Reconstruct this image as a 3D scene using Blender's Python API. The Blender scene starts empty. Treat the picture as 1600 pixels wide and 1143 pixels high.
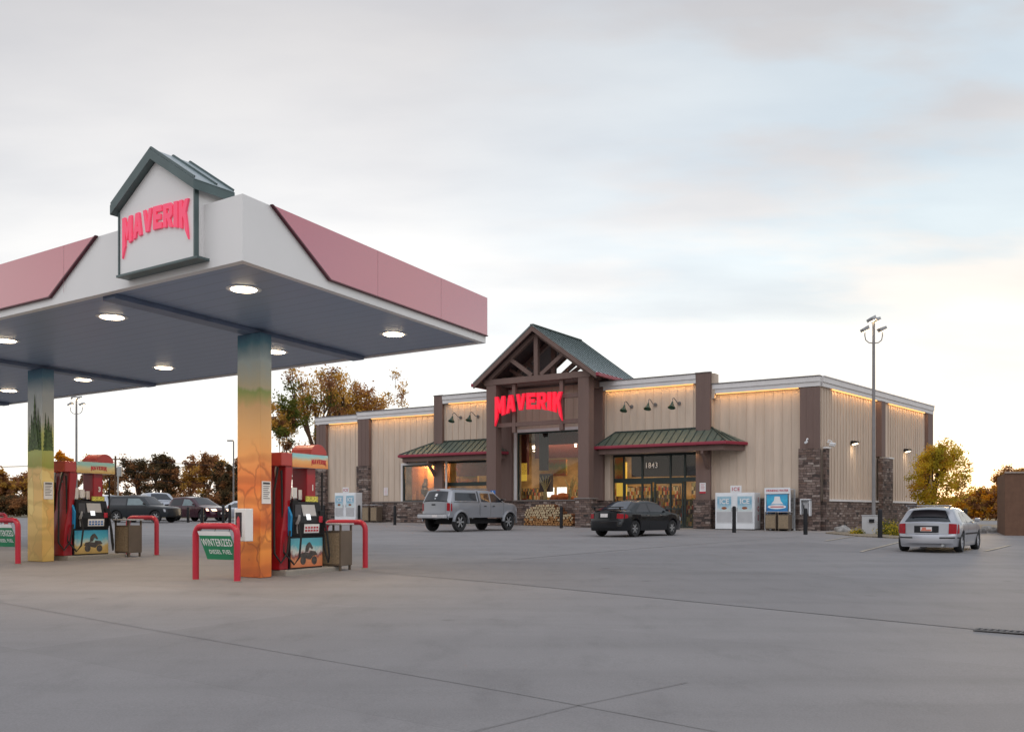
import bpy, bmesh, math, random
from mathutils import Vector, Matrix, noise
R = math.radians
sc = bpy.context.scene
col = sc.collection
random.seed(7)

# ------------------------------------------------------------------ camera
cam = bpy.data.cameras.new('camera')
cam.sensor_width = 36; cam.lens = 32.63
cam.shift_y = 0.144; cam.clip_start = 0.1; cam.clip_end = 6000
camo = bpy.data.objects.new('camera', cam); col.objects.link(camo)
camo.location = (0, 0, 1.2); camo.rotation_euler = (R(90), 0, 0)
sc.camera = camo
sc.render.resolution_x = 1024; sc.render.resolution_y = 731

# ------------------------------------------------------------------ sky and sun
SUN_AZ = 27.5; SUN_EL = 3.0
w = bpy.data.worlds.new('World'); sc.world = w; w.use_nodes = True
nt = w.node_tree; N = nt.nodes; LK = nt.links
for n in list(N): N.remove(n)
def wn(t, **k):
    n = N.new(t)
    for a, b in k.items(): setattr(n, a, b)
    return n
def wmath(op, a, b=None, clamp=False):
    n = N.new('ShaderNodeMath'); n.operation = op; n.use_clamp = clamp
    for i, v in enumerate((a, b)):
        if v is None: continue
        if isinstance(v, (int, float)): n.inputs[i].default_value = v
        else: LK.new(v, n.inputs[i])
    return n.outputs[0]
def wmix(f, a, b):
    n = N.new('ShaderNodeMix'); n.data_type = 'RGBA'
    for i, v in ((0, f), (6, a), (7, b)):
        if isinstance(v, (int, float)): n.inputs[i].default_value = v
        elif isinstance(v, tuple): n.inputs[i].default_value = (*v, 1)
        else: LK.new(v, n.inputs[i])
    return n.outputs[2]
def wramp(f, stops):
    n = N.new('ShaderNodeValToRGB'); cr = n.color_ramp
    while len(cr.elements) < len(stops): cr.elements.new(0.5)
    for e, (p, c) in zip(cr.elements, stops):
        e.position = p; e.color = (*c, 1) if isinstance(c, tuple) else (c, c, c, 1)
    LK.new(f, n.inputs[0]); return n.outputs[0]
tc = wn('ShaderNodeTexCoord'); sep = wn('ShaderNodeSeparateXYZ'); LK.new(tc.outputs['Generated'], sep.inputs[0])
z = sep.outputs[2]
zc = wmath('MAXIMUM', z, 0.0)
grad = wramp(zc, [(0.0, (.93, .90, .88)), (0.06, (.94, .94, .945)), (0.14, (.89, .895, .91)), (0.22, (.82, .815, .815)), (0.33, (.69, .685, .695)), (0.46, (.575, .565, .575)), (1.0, (.60, .64, .72))])
# clouds: the view direction projected on a flat layer
den = wmath('ADD', zc, 0.16)
cx = wmath('DIVIDE', sep.outputs[0], den); cy = wmath('DIVIDE', sep.outputs[1], den)
cmb = wn('ShaderNodeCombineXYZ'); LK.new(cx, cmb.inputs[0]); LK.new(cy, cmb.inputs[1])
mp = wn('ShaderNodeMapping'); mp.inputs['Rotation'].default_value = (0, 0, R(18)); mp.inputs['Scale'].default_value = (.75, 1.5, 1)
LK.new(cmb.outputs[0], mp.inputs[0])
nz = wn('ShaderNodeTexNoise'); nz.inputs['Scale'].default_value = 1.9; nz.inputs['Detail'].default_value = 8; nz.inputs['Roughness'].default_value = .52
LK.new(mp.outputs[0], nz.inputs['Vector'])
nz2 = wn('ShaderNodeTexNoise'); nz2.inputs['Scale'].default_value = 1.2; nz2.inputs['Detail'].default_value = 6
LK.new(mp.outputs[0], nz2.inputs['Vector'])
gap = wramp(nz.outputs[0], [(.45, 1.0), (.58, 0.0)])             # 1 = gap between clouds
# gaps of pale blue to the right, closed grey veil to the left
side = wmath('MULTIPLY_ADD', sep.outputs[0], 2.2); side_n = side.node; side_n.inputs[2].default_value = .25; side_n.use_clamp = True
gap = wmath('MULTIPLY', gap, side)
hi = wramp(zc, [(.10, 0.0), (.26, 1.0), (.42, .8)])
gap = wmath('MULTIPLY', gap, hi)
c1 = wmix(gap, grad, (.62, .73, .81))
wisps = wramp(nz2.outputs[0], [(.34, (.86, .855, .885)), (.64, (1.12, 1.09, 1.07))])
mul = wn('ShaderNodeMix', data_type='RGBA', blend_type='MULTIPLY'); mul.inputs[0].default_value = 1
LK.new(c1, mul.inputs[6]); LK.new(wisps, mul.inputs[7])
c2 = mul.outputs[2]
# warm glow where the sun went down
sd = Vector((math.sin(R(SUN_AZ)), math.cos(R(SUN_AZ)), .03)).normalized()
dot = wn('ShaderNodeVectorMath', operation='DOT_PRODUCT'); LK.new(tc.outputs['Generated'], dot.inputs[0]); dot.inputs[1].default_value = sd
glow = wramp(dot.outputs['Value'], [(.975, 0.0), (.995, .25), (1.0, .9)])
add = wn('ShaderNodeMix', data_type='RGBA', blend_type='ADD'); LK.new(glow, add.inputs[0]); LK.new(c2, add.inputs[6]); add.inputs[7].default_value = (.55, .36, .14, 1)
c3a = add.outputs[2]
# sky behind the viewer, brightened up high as added fill for the camera-facing fronts
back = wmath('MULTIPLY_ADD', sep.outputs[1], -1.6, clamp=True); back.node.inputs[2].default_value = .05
east_fill = wramp(zc, [(0.0, (.50, .47, .50)), (.12, (.62, .58, .62)), (.30, (1.0, .98, 1.03)), (.60, (1.8, 1.82, 1.92))])
c3 = wmix(back, c3a, east_fill)
dot2 = wn('ShaderNodeVectorMath', operation='DOT_PRODUCT'); LK.new(tc.outputs['Generated'], dot2.inputs[0]); dot2.inputs[1].default_value = Vector((-.20, .98, .05)).normalized()
fall = wramp(dot2.outputs['Value'], [(.0, .92), (.80, .90), (.97, 1.07)])
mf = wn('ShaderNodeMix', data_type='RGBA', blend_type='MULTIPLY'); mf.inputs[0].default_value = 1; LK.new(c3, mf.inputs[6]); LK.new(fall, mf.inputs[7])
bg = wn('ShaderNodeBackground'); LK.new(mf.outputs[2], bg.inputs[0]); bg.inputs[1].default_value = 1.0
sky = wn('ShaderNodeTexSky'); sky.sky_type = 'NISHITA'; sky.sun_disc = False
sky.sun_elevation = R(SUN_EL); sky.sun_rotation = R(SUN_AZ); sky.air_density = 1; sky.dust_density = 0.2
bg2 = wn('ShaderNodeBackground'); LK.new(sky.outputs[0], bg2.inputs[0]); bg2.inputs[1].default_value = 0.05
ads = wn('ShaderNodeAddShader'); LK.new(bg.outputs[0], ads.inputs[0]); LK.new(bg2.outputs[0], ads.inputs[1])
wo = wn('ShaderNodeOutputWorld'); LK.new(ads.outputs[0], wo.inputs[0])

sl = bpy.data.lights.new('sun', 'SUN'); sl.energy = 1.3; sl.angle = R(10); sl.color = (1, .72, .42)
so = bpy.data.objects.new('sun', sl); col.objects.link(so)
so.rotation_euler = (-Vector((math.sin(R(SUN_AZ)) * math.cos(R(SUN_EL)), math.cos(R(SUN_AZ)) * math.cos(R(SUN_EL)), math.sin(R(SUN_EL))))).to_track_quat('-Z', 'Y').to_euler()
sc.view_settings.view_transform = 'Standard'; sc.view_settings.look = 'None'
sc.view_settings.exposure = 0.08; sc.view_settings.gamma = 1.0; sc.view_settings.use_curve_mapping = False

# ------------------------------------------------------------------ materials
def newmat(name):
    m = bpy.data.materials.new(name); m.use_nodes = True
    return m, m.node_tree, m.node_tree.nodes['Principled BSDF']
def node(nt, t, **k):
    n = nt.nodes.new(t)
    for a, b in k.items():
        if a in ('operation', 'blend_type', 'data_type', 'feature', 'distance', 'noise_dimensions'): setattr(n, a, b)
        else: n.inputs[a].default_value = b
    return n
def ramp(nt, f, stops):
    n = nt.nodes.new('ShaderNodeValToRGB'); cr = n.color_ramp
    while len(cr.elements) < len(stops): cr.elements.new(0.5)
    for e, (p, c) in zip(cr.elements, stops):
        e.position = p; e.color = (*c, 1) if isinstance(c, tuple) else (c, c, c, 1)
    nt.links.new(f, n.inputs[0]); return n.outputs[0]
def objco(nt, scale=(1, 1, 1)):
    t = nt.nodes.new('ShaderNodeTexCoord'); m = nt.nodes.new('ShaderNodeMapping'); m.inputs['Scale'].default_value = scale
    nt.links.new(t.outputs['Object'], m.inputs[0]); return m.outputs[0]
def bump(nt, b, h, strength=.3, dist=.02):
    n = nt.nodes.new('ShaderNodeBump'); n.inputs['Strength'].default_value = strength; n.inputs['Distance'].default_value = dist
    nt.links.new(h, n.inputs['Height']); nt.links.new(n.outputs[0], b.inputs['Normal'])
_plain = {}
def plain(name, c, rough=.6, metal=0, var=.12, scale=3, coat=0, bmp=0, spec=.5):
    """paint or plastic with slight mottling"""
    if name in _plain: return _plain[name]
    m, nt, b = newmat(name)
    b.inputs['Roughness'].default_value = rough; b.inputs['Metallic'].default_value = metal; b.inputs['Coat Weight'].default_value = coat
    b.inputs['Specular IOR Level'].default_value = spec
    nz = node(nt, 'ShaderNodeTexNoise', Scale=scale, Detail=5); nt.links.new(objco(nt), nz.inputs['Vector'])
    lo = tuple(x * (1 - var) for x in c); hi = tuple(min(1, x * (1 + var)) for x in c)
    nt.links.new(ramp(nt, nz.outputs[0], [(.3, lo), (.7, hi)]), b.inputs['Base Color'])
    if bmp: bump(nt, b, nz.outputs[0], bmp)
    _plain[name] = m; return m
def emit(name, c, s):
    if name in _plain: return _plain[name]
    m, nt, b = newmat(name); b.inputs['Base Color'].default_value = (*c, 1)
    b.inputs['Emission Color'].default_value = (*c, 1); b.inputs['Emission Strength'].default_value = s
    _plain[name] = m; return m
M = {}
# concrete of the lot
def concrete(name, base, joint=True):
    m, nt, b = newmat(name)
    co = objco(nt)
    n1 = node(nt, 'ShaderNodeTexNoise', Scale=.16, Detail=6, Roughness=.6); nt.links.new(co, n1.inputs['Vector'])
    n2 = node(nt, 'ShaderNodeTexNoise', Scale=1.7, Detail=9, Roughness=.66); nt.links.new(objco(nt, (1, .45, 1)), n2.inputs['Vector'])
    n3 = node(nt, 'ShaderNodeTexNoise', Scale=70, Detail=3); nt.links.new(co, n3.inputs['Vector'])
    a = ramp(nt, n1.outputs[0], [(.25, tuple(x * .90 for x in base)), (.75, tuple(x * 1.08 for x in base))])
    s = ramp(nt, n2.outputs[0], [(.28, .84), (.46, .98), (.75, 1.04)])
    g = ramp(nt, n3.outputs[0], [(.3, .88), (.7, 1.1)])
    # small dark oil spots
    v = node(nt, 'ShaderNodeTexVoronoi', Scale=.55); nt.links.new(co, v.inputs['Vector'])
    sp = ramp(nt, v.outputs['Distance'], [(.025, .72), (.07, 1.0)])
    # slabs poured at different times: faint tone steps along the joint directions
    br = nt.nodes.new('ShaderNodeTexBrick'); mpb = nt.nodes.new('ShaderNodeMapping'); mpb.inputs['Rotation'].default_value = (0, 0, R(35)); nt.links.new(co, mpb.inputs[0]); nt.links.new(mpb.outputs[0], br.inputs['Vector'])
    br.offset = 0; br.inputs['Scale'].default_value = 1; br.inputs['Brick Width'].default_value = 9; br.inputs['Row Height'].default_value = 4.6; br.inputs['Mortar Size'].default_value = .006; br.inputs['Bias'].default_value = 0
    br.inputs['Color1'].default_value = (.93, .93, .93, 1); br.inputs['Color2'].default_value = (1.05, 1.05, 1.05, 1); br.inputs['Mortar'].default_value = (.86, .86, .86, 1)
    # worn tyre lanes
    n4 = node(nt, 'ShaderNodeTexNoise', Scale=.9, Detail=5, Roughness=.6); mpc = nt.nodes.new('ShaderNodeMapping'); mpc.inputs['Rotation'].default_value = (0, 0, R(-25)); mpc.inputs['Scale'].default_value = (.12, 1.1, 1); nt.links.new(co, mpc.inputs[0]); nt.links.new(mpc.outputs[0], n4.inputs['Vector'])
    ln_ = ramp(nt, n4.outputs[0], [(.32, .90), (.5, 1.0), (.72, 1.06)])
    cur = a
    for x in (s, g, sp, br.outputs['Color'], ln_):
        mu = node(nt, 'ShaderNodeMix', data_type='RGBA', blend_type='MULTIPLY'); mu.inputs[0].default_value = 1
        nt.links.new(cur, mu.inputs[6]); nt.links.new(x, mu.inputs[7]); cur = mu.outputs[2]
    nt.links.new(cur, b.inputs['Base Color']); b.inputs['Roughness'].default_value = .78
    b.inputs['Specular IOR Level'].default_value = .35
    bump(nt, b, n3.outputs[0], .25, .004); return m
M['lot'] = concrete('lot_concrete', (.222, .212, .214))
M['lot2'] = concrete('lot_concrete_dark', (.196, .188, .192))
M['walk'] = concrete('walk_concrete', (.29, .265, .25))
M['island'] = concrete('island_concrete', (.26, .245, .22))
M['tar'] = plain('joint_filler', (.155, .15, .15), .8, var=.25)
M['paintline'] = plain('line_paint', (.38, .33, .26), .8, var=.35, scale=6)
M['dirt'] = plain('dry_grass_ground', (.10, .085, .05), .95, var=.4, scale=.6)
M['hill'] = plain('hillside', (.23, .15, .13), .95, var=.45, scale=.02)
# store
def siding(name, base):
    m, nt, b = newmat(name)
    n1 = node(nt, 'ShaderNodeTexNoise', Scale=.8, Detail=6); nt.links.new(objco(nt, (3, 3, .35)), n1.inputs['Vector'])
    n2 = node(nt, 'ShaderNodeTexNoise', Scale=30, Detail=4); nt.links.new(objco(nt, (1, 1, .05)), n2.inputs['Vector'])
    mu = node(nt, 'ShaderNodeMix', data_type='RGBA', blend_type='MULTIPLY'); mu.inputs[0].default_value = 1
    nt.links.new(ramp(nt, n1.outputs[0], [(.3, tuple(x * .9 for x in base)), (.7, tuple(x * 1.08 for x in base))]), mu.inputs[6])
    nt.links.new(ramp(nt, n2.outputs[0], [(.3, .93), (.7, 1.04)]), mu.inputs[7])
    nt.links.new(mu.outputs[2], b.inputs['Base Color']); b.inputs['Roughness'].default_value = .75
    bump(nt, b, n2.outputs[0], .2, .004); return m
M['siding'] = siding('tan_siding', (.55, .445, .355))
M['brown'] = siding('brown_boards', (.165, .108, .092))
M['timber'] = siding('timber_brown', (.165, .105, .088))
M['white'] = plain('white_trim', (.66, .64, .63), .6, var=.05)
M['coping'] = plain('coping_metal', (.16, .15, .15), .5, .3)
def stone(name):
    m, nt, b = newmat(name)
    t = nt.nodes.new('ShaderNodeTexCoord'); s = nt.nodes.new('ShaderNodeSeparateXYZ'); nt.links.new(t.outputs['Object'], s.inputs[0])
    ad = node(nt, 'ShaderNodeMath', operation='ADD'); nt.links.new(s.outputs[0], ad.inputs[0]); nt.links.new(s.outputs[1], ad.inputs[1])
    c = nt.nodes.new('ShaderNodeCombineXYZ'); nt.links.new(ad.outputs[0], c.inputs[0]); nt.links.new(s.outputs[2], c.inputs[1])
    nzv = node(nt, 'ShaderNodeTexNoise', Scale=2.2, Detail=2); nt.links.new(c.outputs[0], nzv.inputs['Vector'])
    vm = node(nt, 'ShaderNodeVectorMath', operation='MULTIPLY_ADD'); nt.links.new(nzv.outputs['Color'], vm.inputs[0]); vm.inputs[1].default_value = (.16, .10, 0); nt.links.new(c.outputs[0], vm.inputs[2])
    br = nt.nodes.new('ShaderNodeTexBrick'); nt.links.new(vm.outputs[0], br.inputs['Vector'])
    br.offset = .37; br.squash = .62; br.squash_frequency = 3
    br.inputs['Scale'].default_value = 1; br.inputs['Brick Width'].default_value = .43; br.inputs['Row Height'].default_value = .125
    br.inputs['Mortar Size'].default_value = .011; br.inputs['Mortar Smooth'].default_value = .3; br.inputs['Bias'].default_value = 0
    br.inputs['Color1'].default_value = (.0, .0, .0, 1); br.inputs['Color2'].default_value = (1, 1, 1, 1); br.inputs['Mortar'].default_value = (.05, .05, .05, 1)
    colr = ramp(nt, br.outputs['Color'], [(.0, (.035, .028, .026)), (.25, (.10, .066, .055)), (.5, (.155, .115, .10)), (.75, (.12, .075, .058)), (1.0, (.27, .225, .20))])
    n2 = node(nt, 'ShaderNodeTexNoise', Scale=9, Detail=8, Roughness=.7); nt.links.new(t.outputs['Object'], n2.inputs['Vector'])
    mu = node(nt, 'ShaderNodeMix', data_type='RGBA', blend_type='MULTIPLY'); mu.inputs[0].default_value = 1
    nt.links.new(colr, mu.inputs[6]); nt.links.new(ramp(nt, n2.outputs[0], [(.25, .6), (.75, 1.9)]), mu.inputs[7])
    nt.links.new(mu.outputs[2], b.inputs['Base Color']); b.inputs['Roughness'].default_value = .85
    inv = node(nt, 'ShaderNodeMath', operation='SUBTRACT'); nt.links.new(n2.outputs[0], inv.inputs[0]); nt.links.new(br.outputs['Fac'], inv.inputs[1])
    bump(nt, b, inv.outputs[0], .9, .05); return m
M['stone'] = stone('ledge_stone')
M['greenroof'] = plain('green_metal_roof', (.105, .135, .112), .38, .35, var=.1)
M['greenseam'] = plain('green_roof_seam', (.035, .055, .048), .45, .3)
M['roofblue'] = plain('gable_metal_roof', (.33, .39, .41), .3, .3, var=.08)
M['redgutter'] = plain('red_gutter', (.26, .022, .045), .4, var=.06)
M['frame'] = plain('dark_green_frame', (.022, .034, .032), .4, .2)
M['black'] = plain('black_plastic', (.010, .010, .012), .55, var=.2, spec=.3)
M['blackmetal'] = plain('black_metal', (.02, .02, .022), .35, .3)
M['rubber'] = plain('rubber', (.016, .016, .017), .8, var=.3, scale=20)
M['galv'] = plain('galvanized', (.42, .43, .43), .4, .6, var=.12, scale=9)
M['pole'] = plain('pole_grey', (.22, .21, .21), .5, .3)
M['grey'] = plain('grey_paint', (.34, .34, .34), .5)
M['whiteapp'] = plain('white_enamel', (.70, .72, .74), .35, var=.05)
M['lightgrey'] = plain('light_grey_panel', (.42, .42, .43), .5, var=.06)
M['lampgreen'] = plain('lamp_green', (.012, .045, .032), .35)
M['conduit'] = M['coping']
def glass(name, fac=.3, tint=(.75, .8, .82)):
    m = bpy.data.materials.new(name); m.use_nodes = True; nt = m.node_tree; nt.nodes.clear()
    o = nt.nodes.new('ShaderNodeOutputMaterial'); mx = nt.nodes.new('ShaderNodeMixShader'); tr = nt.nodes.new('ShaderNodeBsdfTransparent'); gl = nt.nodes.new('ShaderNodeBsdfGlossy')
    gl.inputs['Roughness'].default_value = .015; tr.inputs[0].default_value = (*tint, 1)
    fr = nt.nodes.new('ShaderNodeFresnel'); fr.inputs[0].default_value = 1.5
    ad = nt.nodes.new('ShaderNodeMath'); ad.operation = 'ADD'; ad.use_clamp = True; ad.inputs[1].default_value = fac; nt.links.new(fr.outputs[0], ad.inputs[0])
    nt.links.new(ad.outputs[0], mx.inputs[0]); nt.links.new(tr.outputs[0], mx.inputs[1]); nt.links.new(gl.outputs[0], mx.inputs[2]); nt.links.new(mx.outputs[0], o.inputs[0])
    return m
M['glass'] = glass('window_glass', .0, (.9, .92, .92))
M['carglass'] = plain('car_glass', (.012, .015, .02), .06, var=.1, spec=.8)
M['letter'] = emit('red_lit_letter', (.95, .012, .045), .38)
M['pink'] = emit('pink_lit_letter', (.93, .09, .18), .22)
M['cove'] = emit('warm_cove_light', (1, .52, .16), 1.5)
M['lens'] = emit('canopy_light_lens', (1, .80, .55), 14)
M['lens2'] = emit('wall_light_lens', (1, .78, .5), 9)
M['intlight'] = emit('shop_ceiling_light', (1, .8, .55), 6)
M['screen'] = emit('lit_screen', (.85, .9, .95), .8)
# canopy
M['canwhite'] = plain('canopy_white_panel', (.76, .745, .73), .35, var=.03, scale=.7)
def redpanel(name):
    m, nt, b = newmat(name)
    b.inputs['Base Color'].default_value = (.52, .075, .115, 1); b.inputs['Roughness'].default_value = .16
    b.inputs['Coat Weight'].default_value = 1.0; b.inputs['Coat Roughness'].default_value = .10; b.inputs['Coat IOR'].default_value = 2.1
    return m
M['canred'] = redpanel('canopy_red_panel')
M['cantrim'] = plain('canopy_maroon_trim', (.10, .012, .025), .4)
M['cangreen'] = plain('canopy_sign_green', (.085, .12, .12), .35, .2)
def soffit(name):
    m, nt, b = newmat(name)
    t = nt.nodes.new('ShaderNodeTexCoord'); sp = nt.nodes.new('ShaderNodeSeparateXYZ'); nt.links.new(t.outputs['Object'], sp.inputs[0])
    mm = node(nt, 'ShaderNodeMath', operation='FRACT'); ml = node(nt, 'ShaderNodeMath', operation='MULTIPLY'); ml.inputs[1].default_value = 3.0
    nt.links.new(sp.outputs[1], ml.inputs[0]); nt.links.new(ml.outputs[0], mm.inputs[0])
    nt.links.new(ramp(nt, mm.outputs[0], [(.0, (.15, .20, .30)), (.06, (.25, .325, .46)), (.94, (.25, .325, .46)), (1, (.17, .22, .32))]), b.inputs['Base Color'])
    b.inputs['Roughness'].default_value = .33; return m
M['soffit'] = soffit('canopy_soffit_metal')
M['beam'] = plain('canopy_beam_blue', (.14, .18, .27), .4)
def mural(name, stops, dark, sc_, zscale):
    m, nt, b = newmat(name)
    t = nt.nodes.new('ShaderNodeTexCoord'); sp = nt.nodes.new('ShaderNodeSeparateXYZ'); nt.links.new(t.outputs['Object'], sp.inputs[0])
    nz = node(nt, 'ShaderNodeTexNoise', Scale=sc_, Detail=4); nt.links.new(objco(nt, (1, 1, .7)), nz.inputs['Vector'])
    a = node(nt, 'ShaderNodeMath', operation='MULTIPLY_ADD'); a.inputs[1].default_value = 1 / zscale; nt.links.new(sp.outputs[2], a.inputs[0])
    b2 = node(nt, 'ShaderNodeMath', operation='MULTIPLY_ADD'); b2.inputs[1].default_value = .10; b2.inputs[2].default_value = -.05; nt.links.new(nz.outputs[0], b2.inputs[0]); nt.links.new(b2.outputs[0], a.inputs[2])
    base = ramp(nt, a.outputs[0], stops)
    wv = nt.nodes.new('ShaderNodeTexWave'); wv.inputs['Scale'].default_value = .62; wv.inputs['Distortion'].default_value = 9; wv.inputs['Detail'].default_value = 3; wv.inputs['Detail Scale'].default_value = .7; wv.bands_direction = 'Z'
    nt.links.new(objco(nt, (.8, .8, 1.1)), wv.inputs['Vector'])
    msk = ramp(nt, a.outputs[0], [(.0, 1.0), (.42, .9), (.56, 0.0)])
    f = node(nt, 'ShaderNodeMath', operation='MULTIPLY'); nt.links.new(ramp(nt, wv.outputs['Fac'], [(.05, 1.0), (.5, 0.0)]), f.inputs[0]); nt.links.new(msk, f.inputs[1])
    # boulders: warped cells, each a little lighter or darker, with dark clefts between
    wn_ = node(nt, 'ShaderNodeTexNoise', Scale=1.7, Detail=3); nt.links.new(objco(nt), wn_.inputs['Vector'])
    va = node(nt, 'ShaderNodeVectorMath', operation='MULTIPLY_ADD'); nt.links.new(wn_.outputs['Color'], va.inputs[0]); va.inputs[1].default_value = (.9, .9, .5); nt.links.new(objco(nt, (1.4, 1.4, 1.0)), va.inputs[2])
    ve = node(nt, 'ShaderNodeTexVoronoi', Scale=1.35, feature='DISTANCE_TO_EDGE'); nt.links.new(va.outputs[0], ve.inputs['Vector'])
    vc = node(nt, 'ShaderNodeTexVoronoi', Scale=1.35); nt.links.new(va.outputs[0], vc.inputs['Vector'])
    hs_ = nt.nodes.new('ShaderNodeSeparateColor'); nt.links.new(vc.outputs['Color'], hs_.inputs[0])
    cm = node(nt, 'ShaderNodeMix', data_type='RGBA', blend_type='MULTIPLY'); nt.links.new(msk, cm.inputs[0]); nt.links.new(base, cm.inputs[6]); nt.links.new(ramp(nt, hs_.outputs[0], [(0, (1.0, .72, .55)), (1, (1.12, 1.15, 1.2))]), cm.inputs[7])
    cl_ = node(nt, 'ShaderNodeMath', operation='MULTIPLY'); nt.links.new(ramp(nt, ve.outputs[0], [(.0, .75), (.055, 0.0)]), cl_.inputs[0]); nt.links.new(msk, cl_.inputs[1])
    c2_ = node(nt, 'ShaderNodeMix', data_type='RGBA'); nt.links.new(cl_.outputs[0], c2_.inputs[0]); nt.links.new(cm.outputs[2], c2_.inputs[6]); c2_.inputs[7].default_value = (*dark, 1); base = c2_.outputs[2]
    fh = node(nt, 'ShaderNodeMath', operation='MULTIPLY'); nt.links.new(f.outputs[0], fh.inputs[0]); fh.inputs[1].default_value = .45; f = fh
    mx = node(nt, 'ShaderNodeMix', data_type='RGBA'); nt.links.new(f.outputs[0], mx.inputs[0]); nt.links.new(base, mx.inputs[6]); mx.inputs[7].default_value = (*dark, 1)
    nt.links.new(mx.outputs[2], b.inputs['Base Color']); b.inputs['Roughness'].default_value = .42; return m
M['mural1'] = mural('red_rock_wrap', [(0, (.62, .17, .03)), (.14, (.80, .34, .06)), (.22, (.60, .15, .03)), (.30, (.80, .33, .08)), (.36, (.72, .22, .05)), (.50, (.85, .43, .14)), (.68, (.80, .50, .22)), (.75, (.38, .47, .12)), (.77, (.72, .62, .38)), (.87, (.62, .72, .68)), (.95, (.12, .30, .38)), (1, (.05, .12, .20))], (.38, .085, .02), 2.6, 4.6)
M['mural2'] = mural('yellow_field_wrap', [(0, (.55, .37, .10)), (.30, (.74, .56, .20)), (.47, (.74, .57, .22)), (.49, (.30, .36, .06)), (.64, (.62, .66, .20)), (.70, (.72, .72, .62)), (.86, (.66, .72, .70)), (.94, (.12, .28, .38)), (1, (.05, .12, .20))], (.50, .33, .09), 1.2, 4.6)
M['treeprint'] = plain('evergreen_print', (.07, .12, .03), .5, var=.6, scale=14)
M['red'] = plain('hoop_red', (.42, .014, .035), .35, var=.1)
M['pumpred'] = plain('pump_red', (.28, .006, .014), .3, var=.1)
M['pumpcap'] = plain('pump_cap_red', (.40, .055, .05), .45, var=.06)
M['bin'] = plain('bin_brown', (.115, .085, .06), .6, var=.15)
M['binpanel'] = plain('bin_panel_tan', (.24, .18, .115), .8, var=.25, scale=25)
M['bannergreen'] = plain('banner_green', (.012, .19, .085), .5, var=.08)
M['paper'] = plain('white_sign', (.72, .72, .72), .5, var=.04)
M['inkred'] = plain('ink_red', (.45, .02, .04), .5)
M['inkdark'] = plain('ink_dark', (.05, .05, .06), .5)
M['inkblue'] = plain('ink_blue', (.02, .13, .42), .45)
M['blue'] = plain('pump_blue', (.01, .21, .46), .35)
def picture(name, stops, sc_=3.0, vert=True):
    """printed panel: a vertical colour run broken up by blotches"""
    m, nt, b = newmat(name)
    nz = node(nt, 'ShaderNodeTexNoise', Scale=sc_, Detail=5, Roughness=.65); nt.links.new(objco(nt), nz.inputs['Vector'])
    t = nt.nodes.new('ShaderNodeTexCoord'); sp = nt.nodes.new('ShaderNodeSeparateXYZ'); nt.links.new(t.outputs['Generated'], sp.inputs[0])
    a = node(nt, 'ShaderNodeMath', operation='MULTIPLY_ADD'); a.inputs[1].default_value = .75; nt.links.new(nz.outputs[0], a.inputs[0])
    b2 = node(nt, 'ShaderNodeMath', operation='SUBTRACT'); nt.links.new(sp.outputs[2], b2.inputs[0]); b2.inputs[1].default_value = .37
    nt.links.new(b2.outputs[0], a.inputs[2])
    nt.links.new(ramp(nt, a.outputs[0], stops), b.inputs['Base Color']); b.inputs['Roughness'].default_value = .35; return m
M['pic_desert'] = picture('desert_sky_print', [(.0, (.38, .25, .07)), (.35, (.55, .38, .12)), (.45, (.50, .55, .48)), (.62, (.08, .42, .55)), (1, (.02, .27, .45))], 2.5)
M['pic_rock'] = picture('red_rock_print', [(.0, (.55, .16, .06)), (.32, (.62, .24, .10)), (.45, (.20, .05, .06)), (.56, (.60, .60, .55)), (.75, (.10, .42, .50)), (1, (.10, .35, .45))], 5)
M['pic_head'] = picture('header_print', [(.0, (.55, .36, .10)), (.45, (.62, .55, .30)), (.8, (.30, .58, .55)), (1, (.30, .55, .55))], 2)
M['pic_head2'] = picture('header_rock_print', [(.0, (.66, .24, .06)), (.5, (.72, .42, .16)), (.85, (.30, .60, .66)), (1, (.25, .55, .65))], 2)
M['pic_ice'] = picture('ice_print', [(.0, (.60, .64, .62)), (.3, (.40, .55, .62)), (.6, (.16, .36, .50)), (1, (.35, .52, .60))], 6)
M['pic_water'] = picture('water_print', [(.0, (.02, .10, .30)), (.4, (.03, .25, .50)), (.7, (.05, .42, .62)), (1, (.05, .30, .55))], 4)
def products(name, cols, s=(5, 5, 3.2)):
    m, nt, b = newmat(name)
    v = node(nt, 'ShaderNodeTexVoronoi', Scale=1.0, Randomness=.35); v.distance = 'CHEBYCHEV'; nt.links.new(objco(nt, s), v.inputs['Vector'])
    h = nt.nodes.new('ShaderNodeSeparateColor'); nt.links.new(v.outputs['Color'], h.inputs[0])
    n = len(cols); o = ramp(nt, h.outputs[0], [(i / n, c) for i, c in enumerate(cols)]); nt.nodes[-1].color_ramp.interpolation = 'CONSTANT'
    nt.links.new(o, b.inputs['Base Color']); b.inputs['Roughness'].default_value = .5; return m
M['goods'] = products('shelf_goods', [(.30, .05, .03), (.38, .22, .05), (.08, .09, .04), (.40, .34, .22), (.06, .05, .06), (.28, .13, .05), (.03, .03, .03), (.20, .18, .08), (.05, .04, .03)], (9, 9, 4.2))
M['woodwall'] = products('wood_plank_wall', [(.34, .12, .03), (.42, .16, .04), (.24, .08, .02), (.50, .21, .06)], (4, 4, .3))
M['intwall'] = plain('shop_wall', (.38, .24, .10), .8, var=.5, scale=1.1)
M['intred'] = plain('shop_bulkhead_red', (.16, .03, .03), .7)
M['intdark'] = plain('shop_dark', (.03, .025, .03), .7)
M['autumn'] = picture('autumn_garland', [(.0, (.45, .10, .02)), (.4, (.55, .35, .05)), (.6, (.25, .30, .05)), (1, (.6, .16, .02))], 7)
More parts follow.
